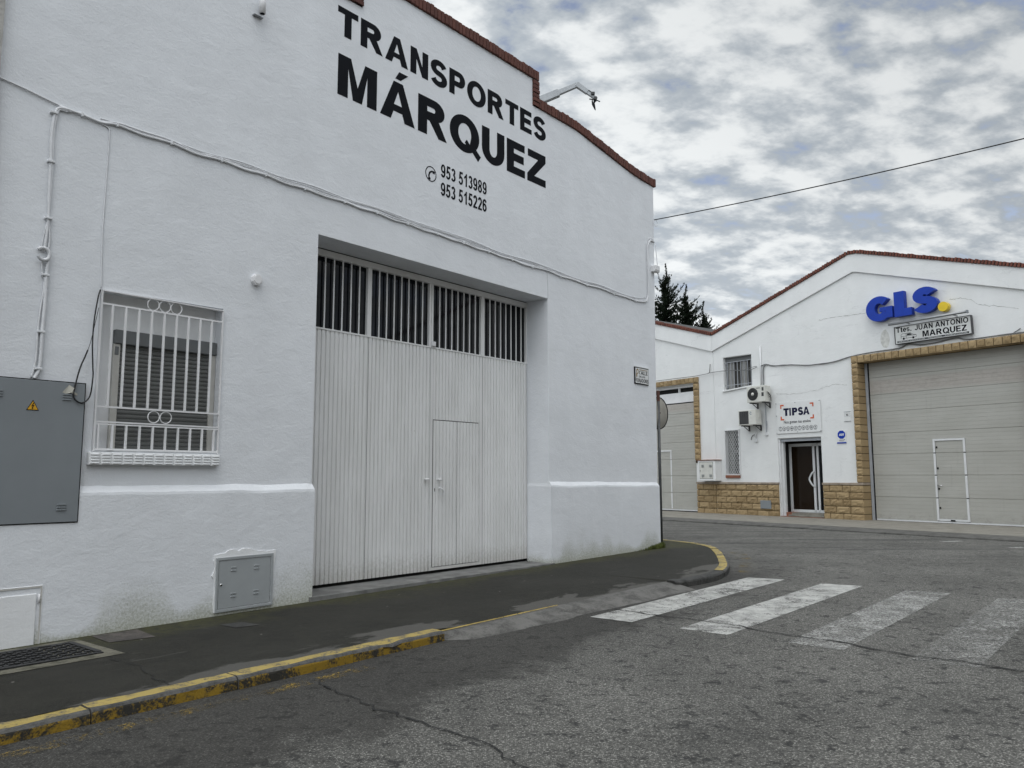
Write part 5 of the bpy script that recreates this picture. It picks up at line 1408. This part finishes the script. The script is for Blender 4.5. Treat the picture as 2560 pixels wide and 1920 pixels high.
mb = text(MB(), 'A', -13.215, -13.142, 2.400, .062, -.019, .01, w=.3, t=.25); mb.prism([(-13.146, 2.400), (-13.115, 2.400), (-13.088, 2.42), (-13.088, 2.445), (-13.112, 2.462), (-13.146, 2.462)], -.0192, -.008, [[(-13.128, 2.415), (-13.128, 2.447), (-13.112, 2.447), (-13.104, 2.435), (-13.104, 2.425), (-13.112, 2.415)]]); text(mb, 'T', -13.100, -13.055, 2.400, .062, -.0195, .01, w=.3, t=.25); ad.part('lettering', mb, M_SIGNW)
mb = MB(); mb.box(-13.288, -12.994, -.017, -.005, 2.180, 2.218); ad.part('strip', mb, M_BLUE)
mb = MB(); mb.box(-13.22, -13.06, -.017, -.005, 2.272, 2.284); mb.prism([(-13.07, 2.28), (-13.03, 2.28), (-13.05, 2.30)], -.0172, -.005); mb.box(-13.22, -13.06, -.0168, -.005, 2.244, 2.249); ad.part('small_print', mb, M_NAVY)

mbx = Thing('utility_box', 'white projecting utility box with grey door standing on the stone plinth', 'utility box', FR, (-17.95, 0, 1.09))
mb = MB(); mb.box(-18.30, -17.55, -.30, .0, 1.10, 1.775); mbx.part('housing', mb, M_WALLR, bevel=.012)
mb = MB(); mb.box(-18.33, -17.52, -.325, .0, 1.775, 1.80); mbx.part('cap', mb, M_BROWN, bevel=.004)
mb = MB(); mb.box(-18.21, -17.66, -.306, -.29, 1.175, 1.715); mdr = mbx.part('door', mb, M_ACW, bevel=.006)
mb = MB(); mb.box(-18.218, -17.652, -.302, -.29, 1.167, 1.723); mbx.part('seam', mb, M_DARK, parent=mdr)
for x in (-18.13, -17.80):
    for z in (1.55, 1.23):
        mb = MB()
        for j in range(3): mb.box(x, x + .05, -.317, -.31, z + j * .03, z + j * .03 + .016); mb.box(x + .06, x + .11, -.317, -.31, z + j * .03, z + j * .03 + .016)
        mbx.part('vent', mb, M_GREY, parent=mdr)
mb = MB(); mb.disc((-18.19, 1.43), .012, -.322, -.31, 12); mbx.part('lock', mb, M_DARK, parent=mdr)

def pipe(name, paths, mat, label, cat, r_, origin):
    mb = MB(); mb.sm = True
    for p in paths: mb.tube(p, r_, 8)
    return single(name, mb, mat, FR, origin, label, cat)


pipe('vertical_pipe', [[(-15.815, -.035, 4.08), (-15.806, -.035, 5.375)]], M_ALU, 'straight white pipe rising on the wall above the upper air conditioner', 'pipe', .027, (-15.81, 0, 4.08))
cn = Thing('condenser_line', 'thin grey conduit below the upper air conditioner ending in a small box', 'conduit', FR, (-15.69, 0, 2.5))
mb = MB(); mb.sm = True; mb.tube(curve([(-15.70, -.03, 3.52), (-15.695, -.03, 3.2), (-15.70, -.03, 2.95), (-15.685, -.03, 2.75), (-15.695, -.03, 2.62)], 6), .014, 6); mb.tube(curve([(-15.665, -.03, 2.98), (-15.66, -.035, 2.85), (-15.68, -.03, 2.72)], 4), .010, 6); cn.part('conduit', mb, M_GALU)
mb = MB(); mb.box(-15.735, -15.645, -.06, 0, 2.52, 2.62); cn.part('end_box', mb, M_ALU, bevel=.006)
cn = Thing('condenser_line', 'thin white conduit below the lower air conditioner with a curled black cable end', 'conduit', FR, (-16.1, 0, 2.3))
mb = MB(); mb.sm = True; mb.tube([(-16.08, -.03, 2.84), (-16.09, -.03, 2.42)], .017, 6); cn.part('conduit', mb, M_ALU)
mb = MB(); mb.box(-16.15, -16.05, -.055, 0, 2.33, 2.43); cn.part('end_box', mb, M_ALU, bevel=.006)
mb = MB(); mb.sm = True; mb.tube(curve([(-16.13, -.05, 2.56), (-16.19, -.06, 2.54), (-16.235, -.07, 2.47), (-16.25, -.07, 2.40)], 5), .012, 6); cn.part('cable', mb, M_BLACKCABLE)
def cab_run(mb, pts, r_, seed, amp=.012, d=-.03):
    mb.sm = True; mb.tube(curve([(a, d + .006 * mnoise.noise(Vector((a * 2, seed, 0))), b + amp * mnoise.noise(Vector((a * 2.3, seed * 2.7, 4)))) for a, b in pts], 6), r_, 6); return mb
M_GCAB = plain('weathered_cable', (.16, .165, .17), .7, var=.25)
wl = Thing('wall_cables', 'grey sagging cables running along the far wall above the air conditioners', 'cables', FR, (-14, 0, 4.6))
RUN = [(-15.78, 4.735), (-15.612, 4.764), (-15.357, 4.694), (-15.0, 4.66), (-14.677, 4.645), (-14.136, 4.563), (-13.9, 4.558), (-13.61, 4.555), (-13.2, 4.565), (-12.743, 4.643), (-12.3, 4.675), (-11.89, 4.69), (-11.5, 4.70), (-11.237, 4.715), (-11.03, 4.775), (-10.736, 4.72), (-10.3, 4.725), (-9.788, 4.760), (-9.457, 4.685), (-8.437, 4.682), (-7.6, 4.66)]
for sd_, am, rr in ((1, .010, .016), (2, .024, .011), (3, .030, .009)):
    wl.part('cable', cab_run(MB(), RUN, rr, sd_, am, -.03 if True else 0), M_GCAB)
mb = MB(); mb.sm = True; mb.tube(curve([(-15.60, -.035, 4.752), (-15.69, -.035, 4.70), (-15.722, -.035, 4.55), (-15.722, -.035, 4.3), (-15.72, -.04, 4.08)], 6), .016, 6); wl.part('cable', mb, M_GCAB)
mb = MB(); cab_run(mb, [(-8.437, 4.70), (-8.35, 4.74), (-8.28, 4.785)], .012, 3, .0); wl.part('cable', mb, M_GCAB)
we = Thing('wall_cables', 'thin grey cable crossing the far barred window, with a loose upright end', 'cables', FR, (-18, 0, 4.7))
we.part('cable', cab_run(MB(), [(-23, 4.76), (-21.5, 4.72), (-20.4, 4.70), (-19.4, 4.692), (-18.6, 4.685), (-18.306, 4.693), (-17.95, 4.712), (-17.86, 4.73), (-17.313, 4.73), (-16.8, 4.69), (-16.239, 4.651), (-16.05, 4.675), (-15.91, 4.712)], .011, 7, .008, -.085), M_GCAB)
we.part('cable', cab_run(MB(), [(-17.3, 4.735), (-16.7, 4.70), (-16.45, 4.66), (-16.3, 4.70), (-15.93, 4.735)], .009, 9, .01, -.088), M_GCAB)
mb = MB(); mb.sm = True; mb.tube(curve([(-17.9, -.085, 4.715), (-17.865, -.07, 4.76), (-17.862, -.05, 4.90), (-17.845, -.05, 5.03)], 6), .011, 6); we.part('cable', mb, M_BLACKCABLE)

# ------------------------------------------------------------------ overhead wire
A = FL @ Vector((12.50, .03, 5.93)); Bp = Vector((7.12, 10.53, 5.91)); E_ = A + (Bp - A) * 2.02
pts = []
for i in range(41):
    t_ = i / 40; p = A.lerp(E_, t_); p.z -= .16 * 4 * t_ * (1 - t_) - .155 * t_ * 0; p.z += .31 * t_; pts.append(p)
ow = Thing('overhead_wire', 'dark overhead wire running from the warehouse corner across the sky to the right', 'wire', FW, tuple(A))
mb = MB(); mb.sm = True; mb.tube(pts, .009, 6); ow.part('wire', mb, M_BLACKCABLE)
mb = MB(); mb.sm = True; mb.tube([A + Vector((0.03, 0, -.06)) + Vector((.035 * math.cos(R(20 * i)), .02 * math.cos(R(20 * i)), .06 * math.sin(R(20 * i)))) for i in range(18)], .005, 6); ow.part('coiled_end', mb, M_CABLE)

# ------------------------------------------------------------------ truck crane boom rising behind the warehouse
bo = Thing('crane_boom', 'grey folding crane boom with black hook rising behind the warehouse roof', 'crane', FW, (-3.2, 24.9, 0))
def beam(p, q, w0, w1):
    p, q = Vector(p), Vector(q); t_ = (q - p).normalized(); up = Vector((0, 0, 1)); sdv = t_.cross(up).normalized(); u2 = sdv.cross(t_); mb = MB(); vs = []
    for c_, w_ in ((p, w0), (q, w1)):
        for a, b in ((-1, -1), (1, -1), (1, 1), (-1, 1)): vs.append(c_ + sdv * a * w_ * .8 + u2 * b * w_)
    return mb.add(vs, [(3, 2, 1, 0), (4, 5, 6, 7), (0, 1, 5, 4), (1, 2, 6, 5), (2, 3, 7, 6), (3, 0, 4, 7)])
mb = MB(); mb.box(-3.5, -2.9, 24.6, 25.2, 0, 1.0); mb.tube([(-3.2, 24.9, 1), (-3.2, 24.9, 11.8)], .16, 12); bo.part('mast', mb, M_BOOM)
bo.part('lower_arm', beam((-3.2, 24.8, 11.75), (1.55, 24.72, 13.76), .15, .115), M_BOOM, bevel=.01)
bo.part('extension', beam((1.40, 24.72, 13.70), (2.17, 24.70, 14.03), .085, .075), M_BOOM, bevel=.01)
bo.part('jib', beam((2.13, 24.70, 14.05), (2.50, 24.72, 13.78), .085, .075), M_BOOM, bevel=.01)
bo.part('jib_extension', beam((2.44, 24.72, 13.82), (2.80, 24.73, 13.55), .06, .05), M_BOOM, bevel=.008)
mb = MB(); mb.tube([(2.28, 24.68, 14.02), (2.66, 24.68, 13.74)], .018, 6); mb.tube([(2.55, 24.66, 13.52), (2.72, 24.66, 13.50)], .02, 6); mb.tube([(2.74, 24.66, 13.50), (2.90, 24.66, 13.43)], .018, 6); bo.part('hydraulics', mb, M_ACG)
mb = MB(); mb.box(2.61, 2.73, 24.62, 24.8, 13.67, 13.76); mb.box(2.70, 2.80, 24.62, 24.82, 13.50, 13.60); bo.part('bracket', mb, M_ACG, bevel=.01)
mb = MB(); mb.prism([(2.635, 13.50), (2.66, 13.50), (2.67, 13.42), (2.73, 13.36), (2.755, 13.17), (2.70, 13.27), (2.645, 13.38)][::-1], 24.66, 24.78); mb.prism([(2.70, 13.36), (2.74, 13.43), (2.80, 13.53), (2.75, 13.54), (2.68, 13.42)], 24.67, 24.77); bo.part('hook', mb, M_LETTER)

# ------------------------------------------------------------------ cypresses behind the far warehouses
M_LEAF = plain('cypress_leaf', (.010, .016, .009), .85, var=.5, scale=3, spec=.1)
def cypress(label, x, y, top, rmax, seed, lean=0, z0=7.0):
    rnd = random.Random(seed); t = Thing('cypress_tree', label, 'tree', FW, (x, y, 0), 'cypresses behind the far roofs')
    mb = MB(); mb.sm = True; mb.tube([(x, y, -.1), (x, y, top * .5), (x + lean * .4, y, top * .8), (x + lean, y, top - .2)], [.22, .15, .07, .012], 8); t.part('trunk', mb, M_TRUNK)
    mb = MB(); z = z0; H = top - z0
    def tuft(p, dv, s_):
        for _ in range(4):
            d2 = (dv + Vector((rnd.gauss(0, .45), rnd.gauss(0, .45), rnd.gauss(0, .35)))).normalized(); sd_ = d2.cross(Vector((rnd.gauss(0, 1), rnd.gauss(0, 1), rnd.gauss(0, 1)))).normalized() * s_ * .34
            o_ = p + Vector((rnd.gauss(0, 1), rnd.gauss(0, 1), rnd.gauss(0, 1))) * s_ * .35; ss_ = s_ * rnd.uniform(.6, 1.2)
            mb.add([o_ - d2 * ss_ * .7, o_ + sd_, o_ + d2 * ss_ * 1.3, o_ - sd_], [(0, 1, 2, 3)])
    while z < top - .05:
        f = top - z; rr = .05 + .09 * f if f < 1.0 else min(rmax, .15 + .50 * (f - 1.0)); q0 = max(0, (z - z0) / H); cx_ = x + lean * q0 ** 2 + .05 * math.sin(z * 3 + seed)
        for b in range(2 if f < 1.0 else 4):
            a = rnd.uniform(0, 6.283); ln = rr * rnd.choice((.5, .75, .95, 1.0, 1.5)) * rnd.uniform(.75, 1.2)
            up = ln * rnd.uniform(.15, .6) + (.14 if f > 1 else .05); n = max(2, int(ln / .075))
            for k_ in range(n):
                q = (k_ + rnd.random()) / n; p = Vector((cx_ + math.cos(a) * ln * q, y + math.sin(a) * ln * q, z + up * q ** 2))
                tuft(p, Vector((math.cos(a) * .55, math.sin(a) * .55, .35 + q)), (.14 - .05 * q) * (1 if f > 1 else .62))
        tuft(Vector((cx_, y, z)), Vector((0, 0, 1)), .10 if f > 1 else .06)
        z += .10 if f < 1.0 else .115 if f > 2 else .14
    t.part('crown', mb, M_LEAF)
cypress('tallest dark cypress next to the warehouse corner above the far roof', 11.50, 58.5, 17.25, 1.55, 3, .18)
cypress('broad dark cypress in the middle of the row above the far roof', 13.10, 58.9, 15.75, 1.45, 5, .10)
cypress('short slim cypress at the right end of the row above the far roof', 14.33, 58.6, 14.35, .85, 8, .1)
cypress('tiny cypress tip barely rising over the valley of the far roofs', 14.85, 59.3, 12.95, .45, 12, 0)

# ------------------------------------------------------------------ building on the near side of the street, seen only in the gate panes
op = Thing('opposite_building', 'brown stone building across the street mirrored in the dark gate panes', 'building', FL, (5, -12.5, 0))
mb = MB(); mb.box(-6, 9.5, -20, -12.5, -.3, 6.2); mb.box(9.5, 13.5, -20, -12.6, -.3, 8.2); op.part('wall', mb, plain('brown_stone', (.22, .18, .13), .9, var=.25, scale=2, bump=.4, bscale=6))
mb = MB(); mb.box(-6.2, 9.45, -20.2, -12.3, 6.2, 6.4); mb.box(9.4, 13.7, -20.2, -12.4, 8.2, 8.4); op.part('roof', mb, M_ROOF)
